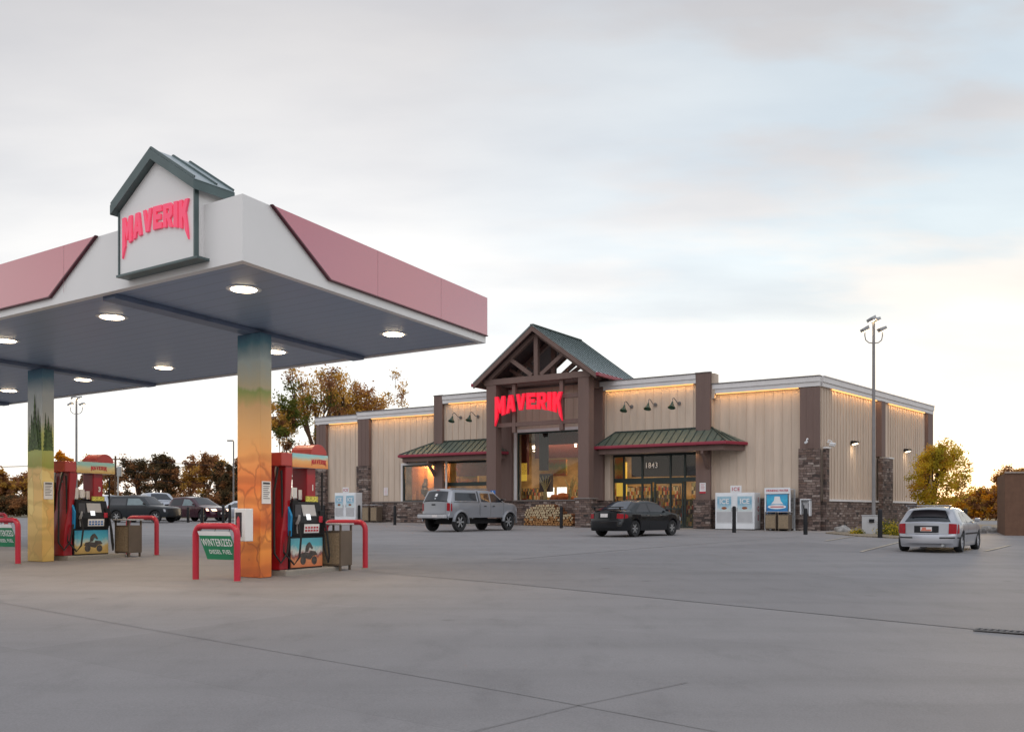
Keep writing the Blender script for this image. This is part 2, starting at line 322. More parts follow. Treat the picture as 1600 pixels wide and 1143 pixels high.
M['corn'] = plain('dried_corn_stalks', (.50, .42, .18), .9, var=.4, scale=12)
M['pumpkin'] = plain('pumpkin', (.75, .18, .02), .6)
M['cutwood'] = plain('split_wood_end', (.46, .36, .22), .85, var=.3, scale=11)
M['bark'] = plain('bark', (.10, .055, .03), .95, var=.5, scale=9)
M['logbark'] = plain('log_bark', (.25, .10, .04), .9, var=.5, scale=9)
def leaf(name, c1, c2, tr=.5):
    m = bpy.data.materials.new(name); m.use_nodes = True; nt = m.node_tree; nt.nodes.clear()
    o = nt.nodes.new('ShaderNodeOutputMaterial'); mx = nt.nodes.new('ShaderNodeMixShader'); d = nt.nodes.new('ShaderNodeBsdfDiffuse'); t = nt.nodes.new('ShaderNodeBsdfTranslucent')
    nz = node(nt, 'ShaderNodeTexNoise', Scale=1.3, Detail=4, Roughness=.7); nt.links.new(objco(nt), nz.inputs['Vector'])
    c = ramp(nt, nz.outputs[0], [(.35, c1), (.65, c2)]); nt.links.new(c, d.inputs[0]); nt.links.new(c, t.inputs[0]); mx.inputs[0].default_value = tr
    nt.links.new(d.outputs[0], mx.inputs[1]); nt.links.new(t.outputs[0], mx.inputs[2]); nt.links.new(mx.outputs[0], o.inputs[0]); return m
M['leaf_gold'] = leaf('golden_brown_leaf', (.30, .19, .05), (.78, .45, .10), .6)
M['leaf_brown'] = leaf('rust_leaf', (.20, .105, .06), (.46, .22, .09), .55)
M['leaf_dark'] = leaf('dark_leaf', (.055, .05, .03), (.15, .10, .05), .45)
M['leaf_yellow'] = leaf('yellow_leaf', (.34, .30, .04), (.85, .60, .06), .6)
M['leaf_green'] = leaf('green_leaf', (.07, .10, .02), (.22, .22, .05))
M['leaf_orange'] = leaf('orange_leaf', (.45, .20, .02), (.85, .38, .03), .6)
M['brownwall'] = plain('brown_stucco', (.13, .068, .042), .9, var=.12, scale=5, bmp=.2)
M['rock'] = plain('rock_grey', (.26, .25, .24), .9, var=.35, scale=6, bmp=.5)
# car paints
def paint(name, c, metal=.5, rough=.3, coat=.8, spec=.5):
    return plain(name, c, rough, metal, var=.03, scale=1, coat=coat, spec=spec)
M['silver'] = paint('silver_paint', (.27, .28, .305), .45, .34, .5); M['silver2'] = paint('bright_silver_paint', (.37, .38, .41), .5, .3, .5)
M['blackpaint'] = paint('black_paint', (.005, .006, .008), .0, .2, .25, .35); M['darkteal'] = paint('dark_teal_paint', (.010, .014, .018), .0, .35, .2, .4)
M['whitepaint'] = paint('pale_silver_paint', (.42, .45, .50), .4, .3); M['maroon'] = paint('maroon_paint', (.04, .004, .014), .2, .2, .4)
M['tail'] = plain('tail_light', (.30, .004, .012), .3, var=.25, scale=8, spec=.3); M['headl'] = plain('head_light', (.55, .56, .6), .1, .2, coat=1)
M['chrome'] = plain('chrome', (.7, .7, .72), .15, .9); M['plate'] = plain('plate', (.62, .58, .56), .5, var=.1, scale=20); M['platered'] = plain('plate_print', (.55, .16, .10), .5)
M['alloy'] = plain('alloy', (.40, .41, .42), .3, .7)

# ------------------------------------------------------------------ mesh helpers
class MB:
    def __init__(s, T=None): s.v = []; s.f = []; s.m = []; s.T = T or Matrix(); s.mi = 0
    def add(s, vs, fs):
        o = len(s.v); s.v += [s.T @ Vector(p) for p in vs]
        for f in fs: s.f.append([o + i for i in f]); s.m.append(s.mi)
        return s
    def box(s, x0, x1, y0, y1, z0, z1):
        return s.add([(x0, y0, z0), (x1, y0, z0), (x1, y1, z0), (x0, y1, z0), (x0, y0, z1), (x1, y0, z1), (x1, y1, z1), (x0, y1, z1)],
                     [(0, 3, 2, 1), (4, 5, 6, 7), (0, 1, 5, 4), (1, 2, 6, 5), (2, 3, 7, 6), (3, 0, 4, 7)])
    def prism(s, poly, ax, a0, a1):
        def P(p, a): return {'x': (a, p[0], p[1]), 'y': (p[0], a, p[1]), 'z': (p[0], p[1], a)}[ax]
        n = len(poly); vs = [P(p, a0) for p in poly] + [P(p, a1) for p in poly]
        fs = [tuple(range(n)), tuple(range(2 * n - 1, n - 1, -1))] + [(i, i + n, (i + 1) % n + n, (i + 1) % n) for i in range(n)]
        return s.add(vs, fs)
    def hexa(s, pts):   # 4 bottom points, 4 top points
        return s.add(pts, [(0, 3, 2, 1), (4, 5, 6, 7), (0, 1, 5, 4), (1, 2, 6, 5), (2, 3, 7, 6), (3, 0, 4, 7)])
    def bar(s, a, b, w_, h_, up=(0, 0, 1)):
        a = Vector(a); b = Vector(b); d = (b - a).normalized(); u = Vector(up)
        sd = d.cross(u)
        if sd.length < 1e-4: sd = Vector((1, 0, 0))
        sd.normalize(); u2 = sd.cross(d).normalized()
        q = [(-w_ / 2, -h_ / 2), (w_ / 2, -h_ / 2), (w_ / 2, h_ / 2), (-w_ / 2, h_ / 2)]
        return s.add([a + sd * x + u2 * y for x, y in q] + [b + sd * x + u2 * y for x, y in q], [(0, 1, 2, 3), (7, 6, 5, 4), (0, 4, 5, 1), (1, 5, 6, 2), (2, 6, 7, 3), (3, 7, 4, 0)])
    def tube(s, pts, r, n=8, caps=True):
        pts = [Vector(p) for p in pts]; k = len(pts); rs = r if isinstance(r, (list, tuple)) else [r] * k
        prev = None; vs = []
        for i, p in enumerate(pts):
            d = (pts[min(i + 1, k - 1)] - pts[max(i - 1, 0)]).normalized()
            if prev is None:
                u = d.cross(Vector((0, 0, 1)))
                if u.length < .05: u = d.cross(Vector((0, 1, 0)))
            else: u = prev - d * prev.dot(d)
            u.normalize(); prev = u; v2 = d.cross(u)
            for j in range(n):
                a = 2 * math.pi * j / n; vs.append(p + (u * math.cos(a) + v2 * math.sin(a)) * rs[i])
        fs = [(i * n + j, i * n + (j + 1) % n, (i + 1) * n + (j + 1) % n, (i + 1) * n + j) for i in range(k - 1) for j in range(n)]
        if caps: fs += [tuple(range(n - 1, -1, -1)), tuple((k - 1) * n + j for j in range(n))]
        return s.add(vs, fs)
    def lathe(s, prof, n=16, c=(0, 0, 0), ax='z', cap=True):
        def P(r, h, a):
            x, y = r * math.cos(a), r * math.sin(a)
            q = {'z': (x, y, h), 'y': (x, h, y), 'x': (h, x, y)}[ax]
            return (q[0] + c[0], q[1] + c[1], q[2] + c[2])
        vs = [P(r, h, 2 * math.pi * j / n) for r, h in prof for j in range(n)]; k = len(prof)
        fs = [(i * n + j, i * n + (j + 1) % n, (i + 1) * n + (j + 1) % n, (i + 1) * n + j) for i in range(k - 1) for j in range(n)]
        if cap: fs += [tuple(range(n - 1, -1, -1)), tuple((k - 1) * n + j for j in range(n))]
        return s.add(vs, fs)
    def build(s, name, mats, parent=None, smooth=False, bevel=0, fix=True):
        me = bpy.data.meshes.new(name); me.from_pydata([tuple(v) for v in s.v], [], s.f)
        for m in (mats if isinstance(mats, (list, tuple)) else [mats]): me.materials.append(M[m] if isinstance(m, str) else m)
        me.polygons.foreach_set('material_index', s.m)
        if fix:
            b = bmesh.new(); b.from_mesh(me); bmesh.ops.recalc_face_normals(b, faces=b.faces); b.to_mesh(me); b.free()
        if smooth:
            me.polygons.foreach_set('use_smooth', [True] * len(me.polygons))
            try: me.set_sharp_from_angle(angle=R(38))
            except Exception: pass
        o = bpy.data.objects.new(name, me); col.objects.link(o)
        if parent: o.parent = parent
        if bevel:
            bv = o.modifiers.new('bevel', 'BEVEL'); bv.width = bevel; bv.segments = 2; bv.limit_method = 'ANGLE'; bv.angle_limit = R(40)
        return o
def tag(o, label=None, cat=None, group=None, kind=None):
    for k, v in (('label', label), ('category', cat), ('group', group), ('kind', kind)):
        if v: o[k] = v
    return o
def empty(name, loc, rz=0, label=None, cat=None, group=None):
    o = bpy.data.objects.new(name, None); col.objects.link(o); o.location = loc; o.rotation_euler = (0, 0, rz); o.empty_display_size = .2
    return tag(o, label, cat, group)
def kids(o): return [c for c in bpy.data.objects if c.parent == o]
def copy_tree(o, parent=None):
    c = o.copy(); col.objects.link(c); c.parent = parent
    for ch in kids(o): copy_tree(ch, c)
    return c
def text(s, size, name, mat, parent, T, depth=.004, bold=0.0, align='CENTER', sx=1.0, gap=1.0):
    cu = bpy.data.curves.new('t', 'FONT'); cu.body = s; cu.size = size; cu.align_x = align; cu.align_y = 'CENTER'; cu.extrude = depth; cu.offset = bold; cu.resolution_u = 2; cu.space_character = gap
    o = bpy.data.objects.new('t', cu); col.objects.link(o)
    dg = bpy.context.evaluated_depsgraph_get(); me = bpy.data.meshes.new_from_object(o.evaluated_get(dg)); bpy.data.objects.remove(o)
    # text lies in local xy: stand it up (x right, z up, facing -y)
    me.transform(T @ Matrix.Rotation(R(90), 4, 'X') @ Matrix.Diagonal((sx, 1, 1, 1)))
    me.materials.clear(); me.materials.append(M[mat]); me.name = name
    ob = bpy.data.objects.new(name, me); col.objects.link(ob); ob.parent = parent; return ob
def TR(x, y, z, rz=0): return Matrix.Translation((x, y, z)) @ Matrix.Rotation(rz, 4, 'Z')

# ------------------------------------------------------------------ survey: sightlines measured in the photograph turned into metres
F_, H_, CH = 1450.0, 802.0, 1.2
def G(X, Y):
    X = max(-50, min(50, X)); Y = max(-20, min(75, Y)); return -.245 - .0032 * X + .01335 * Y
def gp(px, py):
    a = (px - 800) / F_; c = (H_ - py) / F_; t = 1.445 / (-c + .01335 - .0032 * a); return Vector((a * t, t, G(a * t, t)))
def at(px, Y):
    X = (px - 800) / F_ * Y; return Vector((X, Y, G(X, Y)))
def hz(py, Y): return CH + (H_ - py) / F_ * Y
SA = R(-32.96); SO = Vector((15.52, 46.7, .33))
sex = Vector((math.cos(SA), math.sin(SA))); sey = Vector((-math.sin(SA), math.cos(SA)))
def st(px, py, w_=0):
    a = (px - 800) / F_; t = ((SO.x * sey.x + SO.y * sey.y) - w_) / (a * sey.x + sey.y)
    return (a * t - SO.x) * sex.x + (t - SO.y) * sex.y, CH + (H_ - py) / F_ * t - SO.z
def stg(x, w_):   # ground height, store frame
    return G(SO.x + sex.x * x - sey.x * w_, SO.y + sex.y * x - sey.y * w_) - SO.z
# ------------------------------------------------------------------ ground
def sheet(name, mat, x0, x1, y0, y1, nx, ny, dz, fn=None):
    vs = []; fs = []
    for j in range(ny + 1):
        for i in range(nx + 1):
            x = x0 + (x1 - x0) * i / nx; y = y0 + (y1 - y0) * j / ny; vs.append((x, y, G(x, y) + dz))
    for j in range(ny):
        for i in range(nx):
            a = j * (nx + 1) + i; fs.append((a, a + 1, a + nx + 2, a + nx + 1))
    mb = MB(); mb.add(vs, fs); return mb.build(name, mat, fix=False)
def strip(mb, pts, wd, dz=.004):
    """thin flat band on the ground through the points"""
    pts = [Vector((p[0], p[1], 0)) for p in pts]; out = []
    for a, b in zip(pts, pts[1:]):
        n = max(1, int((b - a).length / 1.5)); out += [a.lerp(b, i / n) for i in range(n)]
    out.append(pts[-1]); vs = []
    for i, p in enumerate(out):
        d = (out[min(i + 1, len(out) - 1)] - out[max(0, i - 1)]).normalized(); n = Vector((-d.y, d.x, 0)) * wd / 2
        for q in (p - n, p + n): vs.append((q.x, q.y, G(q.x, q.y) + dz))
    mb.add(vs, [(2 * i, 2 * i + 1, 2 * i + 3, 2 * i + 2) for i in range(len(out) - 1)])
# one big ground sheet to the horizon, lines where the grade breaks
def axis(vals): return sorted(set(vals))
xs = axis([-2500, -600, -50, -25, 0, 25, 50, 600, 2500]); ys = axis([-2500, -600, -20, 0, 20, 40, 60, 75, 200, 800, 3500])
mb = MB(); mb.add([(x, y, G(x, y) - .03) for y in ys for x in xs], [(j * len(xs) + i, j * len(xs) + i + 1, (j + 1) * len(xs) + i + 1, (j + 1) * len(xs) + i) for j in range(len(ys) - 1) for i in range(len(xs) - 1)])
tag(mb.build('ground', 'dirt', fix=False), kind='structure')
tag(sheet('parking_lot', 'lot', -50, 45, -20, 74, 24, 24, 0), kind='structure')
mb = MB(); pts = [gp(-300, 880), gp(300, 870), gp(800, 912), gp(1535, 984), gp(2300, 1060)]; far_ = [gp(2300, 905), gp(1600, 868), gp(1250, 846), gp(1010, 858), gp(800, 876), gp(-300, 866)]
allp = [gp(560, 893)] + [Vector(p) for p in pts[2:]] + [Vector(p) for p in far_[:5]] + [gp(590, 884)]
mb.add([(p.x, p.y, G(p.x, p.y) + .0025) for p in allp], [tuple(range(len(allp)))]); tag(mb.build('driveway', 'lot2', fix=False), kind='structure')
# pavement in front of the shop (two sheets above the lot)
mb = MB(); vs = []
n = 24
for i in range(n + 1):
    x = -36 + 37.5 * i / n
    for w_ in (-.2, 2.4):
        X = SO.x + sex.x * x - sey.x * w_; Y = SO.y + sex.y * x - sey.y * w_; vs.append((X, Y, G(X, Y) + .004))
mb.add(vs, [(2 * i, 2 * i + 1, 2 * i + 3, 2 * i + 2) for i in range(n)]); tag(mb.build('pavement', 'walk', fix=False), kind='structure')
# joints
mb = MB()
L1 = [gp(-200, 905)[:2], gp(250, 986)[:2], gp(800, 1082)[:2], gp(1120, 1143)[:2], gp(1900, 1290)[:2]]
strip(mb, L1, .010)
strip(mb, [gp(600, 1178)[:2], gp(907, 1101)[:2], gp(1075, 1066)[:2]], .009, .008)
strip(mb, [gp(300, 868)[:2], gp(800, 912)[:2], gp(1535, 984)[:2]], .022, .006)
strip(mb, [gp(800, 874)[:2], gp(1010, 856)[:2], gp(1250, 838)[:2]], .05, .010)
strip(mb, [gp(575, 884)[:2], gp(700, 893)[:2]], .02, .012)
tag(mb.build('pavement_joints', 'tar', fix=False), kind='structure')
# parking stripes
mb = MB()
for a, b in (((1540, 861), (1578, 852)), ((1345, 862), (1425, 842)), ((1290, 845), (1345, 836))): strip(mb, [gp(*a)[:2], gp(*b)[:2]], .10, .016)
tag(mb.build('parking_stripes', 'paintline', fix=False), kind='structure')
# drain grate
e = empty('drain_grate', gp(1572, 988), label='slotted metal drain grate set in the concrete at the right edge', cat='drain')
e.rotation_euler = (0, 0, 0); d0 = gp(1535, 984.5) - gp(1572, 988)
dirv = (gp(1640, 992.5) - gp(1535, 984.5)); dirv.z = 0; ln = dirv.length; dirv.normalize(); e.rotation_euler = (0, 0, math.atan2(dirv.y, dirv.x))
mb = MB(); mb.box(-.32, ln, -.085, .085, .012, .016); mb.build('grate_bed', plain('drain_grey', (.05, .05, .05), .9, spec=.1), e)
mb = MB()
mb.box(-.32, ln, -.10, -.085, .012, .024); mb.box(-.32, ln, .085, .10, .012, .024)
k = int((ln + .3) / .065)
for i in range(k): mb.bar((-.31 + i * .065, -.084, .021), (-.29 + i * .065, .084, .021), .02, .008)
mb.build('grate_bars', plain('drain_dark', (.17, .165, .165), .9, spec=.1), e)
# gravel bed with planting to the right of the shop
mb = MB(); pts = [gp(1290, 833), gp(1340, 838), gp(1420, 842), gp(1560, 826), Vector((32, 60, 0)), Vector((24, 60, 0))]
mb.add([(p.x, p.y, G(p.x, p.y) + .05) for p in pts] + [(p.x, p.y, G(p.x, p.y) - .02) for p in pts], [tuple(range(6))] + [(i, (i + 1) % 6, (i + 1) % 6 + 6, i + 6) for i in range(6)])
tag(mb.build('gravel_bed', plain('gravel_tan', (.22, .18, .13), .95, var=.5, scale=14, bmp=.6)), kind='structure')
# hills far behind the viewer (they show in the shop glass)
mb = MB(); vs = []; fs = []; n = 120; rows = 7
for i in range(n + 1):
    a = R(110 + 200 * i / n)
    for j in range(rows + 1):
        r = 620 + 260 * j / rows; X = r * math.cos(a); Y = r * math.sin(a)
        env = math.exp(-((a - R(205.8)) / R(4.3)) ** 2) * 34 + 13 + 8 * math.exp(-((a - R(222)) / R(9)) ** 2)
        zz = env * math.sin(math.pi * min(1, j / rows * 1.02)) ** .8 * (1 + .35 * noise.noise(Vector((X * .012, Y * .012, 0)))) - 3
        vs.append((X, Y, zz))
for i in range(n):
    for j in range(rows):
        a = i * (rows + 1) + j; fs.append((a, a + 1, a + rows + 2, a + rows + 1))
mb.add(vs, fs); tag(mb.build('hills', 'hill', smooth=True), kind='structure')

# ------------------------------------------------------------------ big block lettering (bottom edge arched)
LET = {
 'M': [[(0, 0), (0, 1), (.3, 1), (.5, .60), (.7, 1), (1, 1), (1, 0), (.7, 0), (.7, .52), (.5, .15), (.3, .52), (.3, 0)]],
 'A': [[(0, 0), (.3, 0), (.38, .22), (.44, .42), (.5, .72), (.5, 1), (.28, 1)], [(1, 0), (.7, 0), (.62, .22), (.56, .42), (.5, .72), (.5, 1), (.72, 1)], [(.38, .22), (.62, .22), (.56, .42), (.44, .42)]],
 'V': [[(0, 1), (.32, 1), (.5, .38), (.68, 1), (1, 1), (.68, 0), (.32, 0)]],
 'E': [[(0, 0), (1, 0), (1, .26), (.36, .26), (.36, .40), (.88, .40), (.88, .62), (.36, .62), (.36, .75), (1, .75), (1, 1), (0, 1)]],
 'R': [[(0, 0), (.34, 0), (.34, 1), (0, 1)], [(.34, .78), (.66, .78), (1, .88), (.84, 1), (.34, 1)], [(.66, .78), (.66, .58), (1, .50), (1, .88)], [(.34, .36), (.74, .36), (1, .50), (.66, .58), (.34, .58)], [(.42, .36), (.74, .36), (1, 0), (.66, 0)]],
 'I': [[(0, 0), (1, 0), (1, 1), (0, 1)]],
 'K': [[(0, 0), (.34, 0), (.34, .34), (.44, .44), (.66, 0), (1, 0), (.70, .58), (1, 1), (.64, 1), (.34, .68), (.34, 1), (0, 1)]]}
def big_sign(W_, Hm, hc, he, T, mats, depth, name, parent, grow=.0):
    word = 'MAVERIK'; wd = {'I': .42, 'M': 1.15}; tot = sum(wd.get(c, 1.0) for c in word) + .17 * 6; x = 0; objs = []
    for ci, c in enumerate(word):
        mb = MB(T); lw = wd.get(c, 1.0)
        for poly in LET[c]:
            pts = []
            for k in range(len(poly)):
                a = Vector(poly[k]); b = Vector(poly[(k + 1) % len(poly)])
                for q in range(4): pts.append(a.lerp(b, q / 4))
            out = []
            for p in pts:
                u = (x + p.x * lw) / tot; e = abs(2 * u - 1)
                hb = hc + (he - hc) * e ** 2.2
                tail = 0
                if ci == 0 and p.x <= .3 and p.y < .45: tail = (Hm - he) * (1 - p.x / .3) * (1 - p.y / .45)
                if ci == 6 and p.x >= .6 and p.y < .5: tail = (Hm - he) * .8 * ((p.x - .6) / .4) * (1 - p.y / .5)
                top = .0 + .05 * Hm * (1 - e)
                out.append((u * W_ - W_ / 2, top - (1 - p.y) * (hb + top) - tail))
            mb.prism(out, 'y', 0, -depth)
        ob = mb.build(name, mats, parent); objs.append(ob); x += lw + .17
    return objs

# ------------------------------------------------------------------ fuel canopy
rdir = Vector((.4546, .8907)); ldir = Vector((-.823, .568))
KY = 12.58; KX = (379 - 800) / F_ * KY
ZS = hz(407, KY); ZT = hz(302.5, KY)
cang = math.atan2(-ldir.y, -ldir.x)        # local +x points right along the front fascia
can = empty('fuel_canopy', (KX, KY, G(-9, 20)), cang, 'large flat fuel canopy with white and red fascia on printed columns', 'fuel canopy')
CI = can.matrix_basis.copy(); CZ = can.location.z
# local frame: skewed a little because the two fascias are not quite square in the photograph
rl = Vector((rdir.x * math.cos(-cang) - rdir.y * math.sin(-cang), rdir.x * math.sin(-cang) + rdir.y * math.cos(-cang)))
LEN = 22.3; WID = 6.87
SK = Matrix(((1, rl.x, 0, 0), (0, rl.y, 0, 0), (0, 0, 1, 0), (0, 0, 0, 1)))   # (along, across) -> local
s0 = ZS - CZ; s1 = ZT - CZ
mb = MB(SK)
for (a0, a1, b0, b1) in ((-LEN, 0, 0, .12), (-.12, 0, .12, WID - .12), (-LEN, 0, WID - .12, WID), (-LEN, -LEN + .12, .12, WID - .12)): mb.box(a0, a1, b0, b1, s0, s1)
# vertical panel seams are tiny grooves: thin proud covers
mb.build('fascia', 'canwhite', can)
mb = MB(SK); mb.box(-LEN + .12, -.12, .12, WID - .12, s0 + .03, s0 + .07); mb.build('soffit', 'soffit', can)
mb = MB(SK); mb.box(-LEN + .12, -.12, .12, WID - .12, s1 - .14, s1 - .10); mb.build('roof_deck', 'grey', can)
# red fascia fields: front (left of the sign) and right side
def fas_front(px, py): # front fascia: along coordinate and height for a sightline
    a = (px - 800) / F_; d = ldir; # KX+d.x*m = a*(KY+d.y*m)
    m = (a * KY - KX) / (d.x - a * d.y); return -m, CH + (H_ - py) / F_ * (KY + d.y * m) - CZ
def fas_right(px, py):
    a = (px - 800) / F_; d = rdir; m = (a * KY - KX) / (d.x - a * d.y); return m, CH + (H_ - py) / F_ * (KY + d.y * m) - CZ
xa, za = fas_front(152, 370); xb, zb = fas_front(80, 464)
mb = MB(SK); mb.prism([(xa, s1 + .004), (-LEN - .01, s1 + .004), (-LEN - .01, zb), (xb, zb)], 'y', -.035, -.002); mb.build('red_panel', 'canred', can)
mb = MB(SK); mb.prism([(xa + .035, s1 + .006), (xa - .002, s1 + .006), (xb - .002, zb - .003), (xb + .028, zb - .022)], 'y', -.055, -.001)
mb.prism([(xb - .003, zb - .003), (xb + .025, zb - .022), (-LEN - .01, zb - .022), (-LEN - .01, zb - .003)], 'y', -.055, -.001); mb.build('panel_trim', 'cantrim', can)
xa2, _ = fas_right(424, 320); xb2, zb2 = fas_right(514, 437)
mb = MB(SK); mb.prism([(xa2, s1 + .004), (WID + .01, s1 + .004), (WID + .01, zb2), (xb2, zb2)], 'x', .002, .035); mb.build('red_panel', 'canred', can)
mb = MB(SK); mb.prism([(xa2 - .035, s1 + .006), (xa2 + .002, s1 + .006), (xb2 + .002, zb2 - .003), (xb2 - .028, zb2 - .022)], 'x', .001, .055)
mb.prism([(xb2 + .003, zb2 - .003), (xb2 - .025, zb2 - .022), (WID + .01, zb2 - .022), (WID + .01, zb2 - .003)], 'x', .001, .055); mb.build('panel_trim', 'cantrim', can)
# thin seams between fascia panels
sm_ = plain('seam_pinkgrey', (.40, .20, .22), .5)
for i in range(8):
    mb = MB(SK); x = xa - .9 - i * 2.4; mb.box(x - .003, x + .003, -.0365, -.0352, zb + .005, s1 - .002); mb.build('panel_seam', sm_, can)
for i in range(2): mb = MB(SK); mb.box(.0352, .0365, 3.1 + i * 2.0 - .003, 3.1 + i * 2.0 + .003, zb2 + .005, s1 - .002); mb.build('panel_seam', sm_, can)
# columns and beams
cpos = []
for i in range(3):
    m = 3.38 + 7.56 * i; cpos.append(-m)
BZ = s0 - .02
for i, cxm in enumerate(cpos):
    mb = MB(SK); mb.box(cxm - .17, cxm + .17, .16, WID - .16, s0 - .055, s0 + .029); mb.build('beam', 'beam', can, bevel=.01)
    wc = SK @ Vector((cxm, WID * .5, 0)); gz = G(*(can.matrix_basis @ Vector((wc.x, wc.y, 0))).xy) - CZ
    mb = MB(SK); mb.box(cxm - .325, cxm + .325, WID * .5 - .155, WID * .5 + .155, gz, s0 - .056)
    o = mb.build('column', 'mural1' if i == 0 else 'mural2', can, bevel=.012)
    o['label'] = 'column wrapped in an orange red rock picture' if i == 0 else 'column wrapped in a yellow field picture'
def colc(i, da, db, z=0): return SK @ Vector((cpos[i] + da, WID * .5 + db, z))
# printed evergreens on the second column
mb = MB(SK)
def conifer(mb, x, z0_, h, w_, y):
    n = 9; pts = [(x, z0_)]; L = []; Rr = []
    for k in range(n):
        t = k / n; ww = w_ * (1 - t) * (1 + .25 * random.random()); L.append((x - ww, z0_ + h * t + .02)); L.append((x - ww * .55, z0_ + h * (t + .07)))
        ww = w_ * (1 - t) * (1 + .25 * random.random()); Rr.append((x + ww, z0_ + h * t + .02)); Rr.append((x + ww * .55, z0_ + h * (t + .07)))
    poly = L + [(x, z0_ + h * 1.02)] + Rr[::-1]; mb.prism(poly, 'y', y, y - .003)
zb3 = hz(705, 21.6) - CZ
for k, (x, h, w_) in enumerate(((-.24, .62, .06), (.24, .80, .065), (-.13, .86, .10), (.16, .98, .11), (.02, 1.28, .14), (-.05, .7, .12), (.10, .6, .12))): conifer(mb, cpos[1] + x, zb3 + .01 * k, h, w_, WID * .5 - .1565 - .004 * k)
mb.build('evergreen_print', 'treeprint', can)
mb = MB(SK @ Matrix.Translation((cpos[1] + .3265, WID * .5, 0)) @ Matrix.Rotation(R(90), 4, 'Z'))
for k, (x, h, w_) in enumerate(((-.07, .9, .07), (.07, .66, .07), (.0, .8, .09))): conifer(mb, x, zb3 + .01 * k, h, w_, -.0005 - .004 * k)
mb.build('evergreen_print', 'treeprint', can)
# lights in the soffit
def soff(px, py):
    c = (H_ - py) / F_; Y = (ZS - CH) / c; return Vector(((px - 800) / F_ * Y, Y, 0))
lp = [soff(381, 454.5), soff(175, 497.5), soff(8, 534), soff(615, 524), soff(256, 576), soff(130, 594.5), soff(14, 611.5), soff(431, 551.5)]
inv = can.matrix_basis.inverted()
for p in lp:
    q = inv @ Vector((p.x, p.y, 0))
    mb = MB(Matrix.Translation((q.x, q.y, s0 + .029))); mb.lathe([(.05, 0), (.27, 0), (.27, -.006), (.22, -.010)], 24); f = mb.build('canopy_light', 'whiteapp', can, smooth=True)
    mb = MB(Matrix.Translation((q.x, q.y, s0 + .018))); mb.lathe([(.02, 0), (.20, 0), (.18, -.012), (.10, -.02), (.01, -.024)], 24); mb.build('lens', 'lens', f, smooth=True)
    L = bpy.data.lights.new('canopy_lamp', 'SPOT'); L.energy = 215; L.color = (1, .74, .46); L.shadow_soft_size = .16; L.spot_size = R(140); L.spot_blend = .7
    lo = bpy.data.objects.new('canopy_lamp', L); col.objects.link(lo); lo.parent = can; lo.location = (q.x, q.y, s0 - .05)
# gable sign standing on the front fascia
xd_ = -ldir; yd_ = Vector((-xd_.y, xd_.x))
def onp(px, py, yf):      # local x and height on a plane parallel to the front fascia
    a = (px - 800) / F_; o = Vector((KX, KY)) + yd_ * yf; m = (a * o.y - o.x) / (xd_.x - a * xd_.y); return m, CH + (H_ - py) / F_ * (o.y + xd_.y * m) - CZ
xg0, zg0 = onp(188, 430, -.16); xg1, zg1 = onp(304, 403, -.16)
zg = (zg0 + zg1) / 2
zeL = hz(338, KY + ldir.y * 2.6) - CZ; gm = (xg0 + xg1) / 2
ze = hz(300, KY + .8) - CZ + .03
xt_, zt_ = onp(168, 338, -.26); _, ztop_ = onp(232, 232, -.26)
xr_, _ = onp(304, 290, -.26)
gy0, gy1 = -.16, .42
hs = (xg1 - xg0) / 2; gm = (xg0 + xg1) / 2; ov = .11; TH_ = .15
zap = ztop_ - TH_ - .015; sl_ = (zap - zt_) / (hs + ov); ze = zap - sl_ * hs
gs = MB(); pent = [(xg0, zg), (xg1, zg), (xg1, ze), (gm, zap), (xg0, ze)]
gs.prism(pent, 'y', gy0, gy1); sg = gs.build('gable_sign', 'canwhite', can)
mb = MB()
mb.box(xg0 - .03, xg1 + .12, gy0 - .05, -.002, zg - .035, zg - .002); mb.box(xg1 + .002, xg1 + .03, gy0 - .02, gy0 + .05, zg, ze - .02); mb.box(xg0 - .03, xg0 - .002, gy0 - .02, gy0 + .05, zg, ze - .02)
mb.build('sign_frame', 'cangreen', sg)
mb = MB()
for sgn in (-1, 1):
    e0 = (gm + sgn * (hs + ov), ze - ov * sl_); r0 = (gm, zap)
    mb.prism([(e0[0], e0[1] + .01), (r0[0], r0[1] + .01), (r0[0], r0[1] + .15), (e0[0], e0[1] + .15)], 'y', gy0 - .10, gy1 + .02)
mb.build('sign_roof', 'cangreen', sg)
mb = MB()
for sgn in (-1, 1):
    e0 = (gm + sgn * (hs + ov + .01), ze - (ov + .01) * sl_); r0 = (gm, zap)
    mb.prism([(e0[0], e0[1] + .151), (r0[0] , r0[1] + .151), (r0[0], r0[1] + .163), (e0[0], e0[1] + .163)], 'y', gy0 - .08, gy1 + .0)
mb.build('roof_sheet', 'roofblue', sg)
mb = MB()
for sgn in (-1, 1):
    for yy in (gy0 - .08, (gy0 + gy1) / 2, gy1 - .0):
        e0 = Vector((gm + sgn * (hs + ov), yy, ze - ov * sl_ + .178)); r0 = Vector((gm, yy, zap + .178)); mb.bar(e0, r0, .02, .03)
mb.build('roof_ribs', 'cangreen', sg)
xm0, zm0 = onp(194, 342, gy0); xm1, zm1 = onp(297, 311, gy0)
ztop = (zm0 + zm1) / 2
big_sign((xm1 - xm0) * 1.0, .60, .30, .45, Matrix.Translation(((xm0 + xm1) / 2, gy0 - .003, ztop)), 'pink', .03, 'letter', sg)

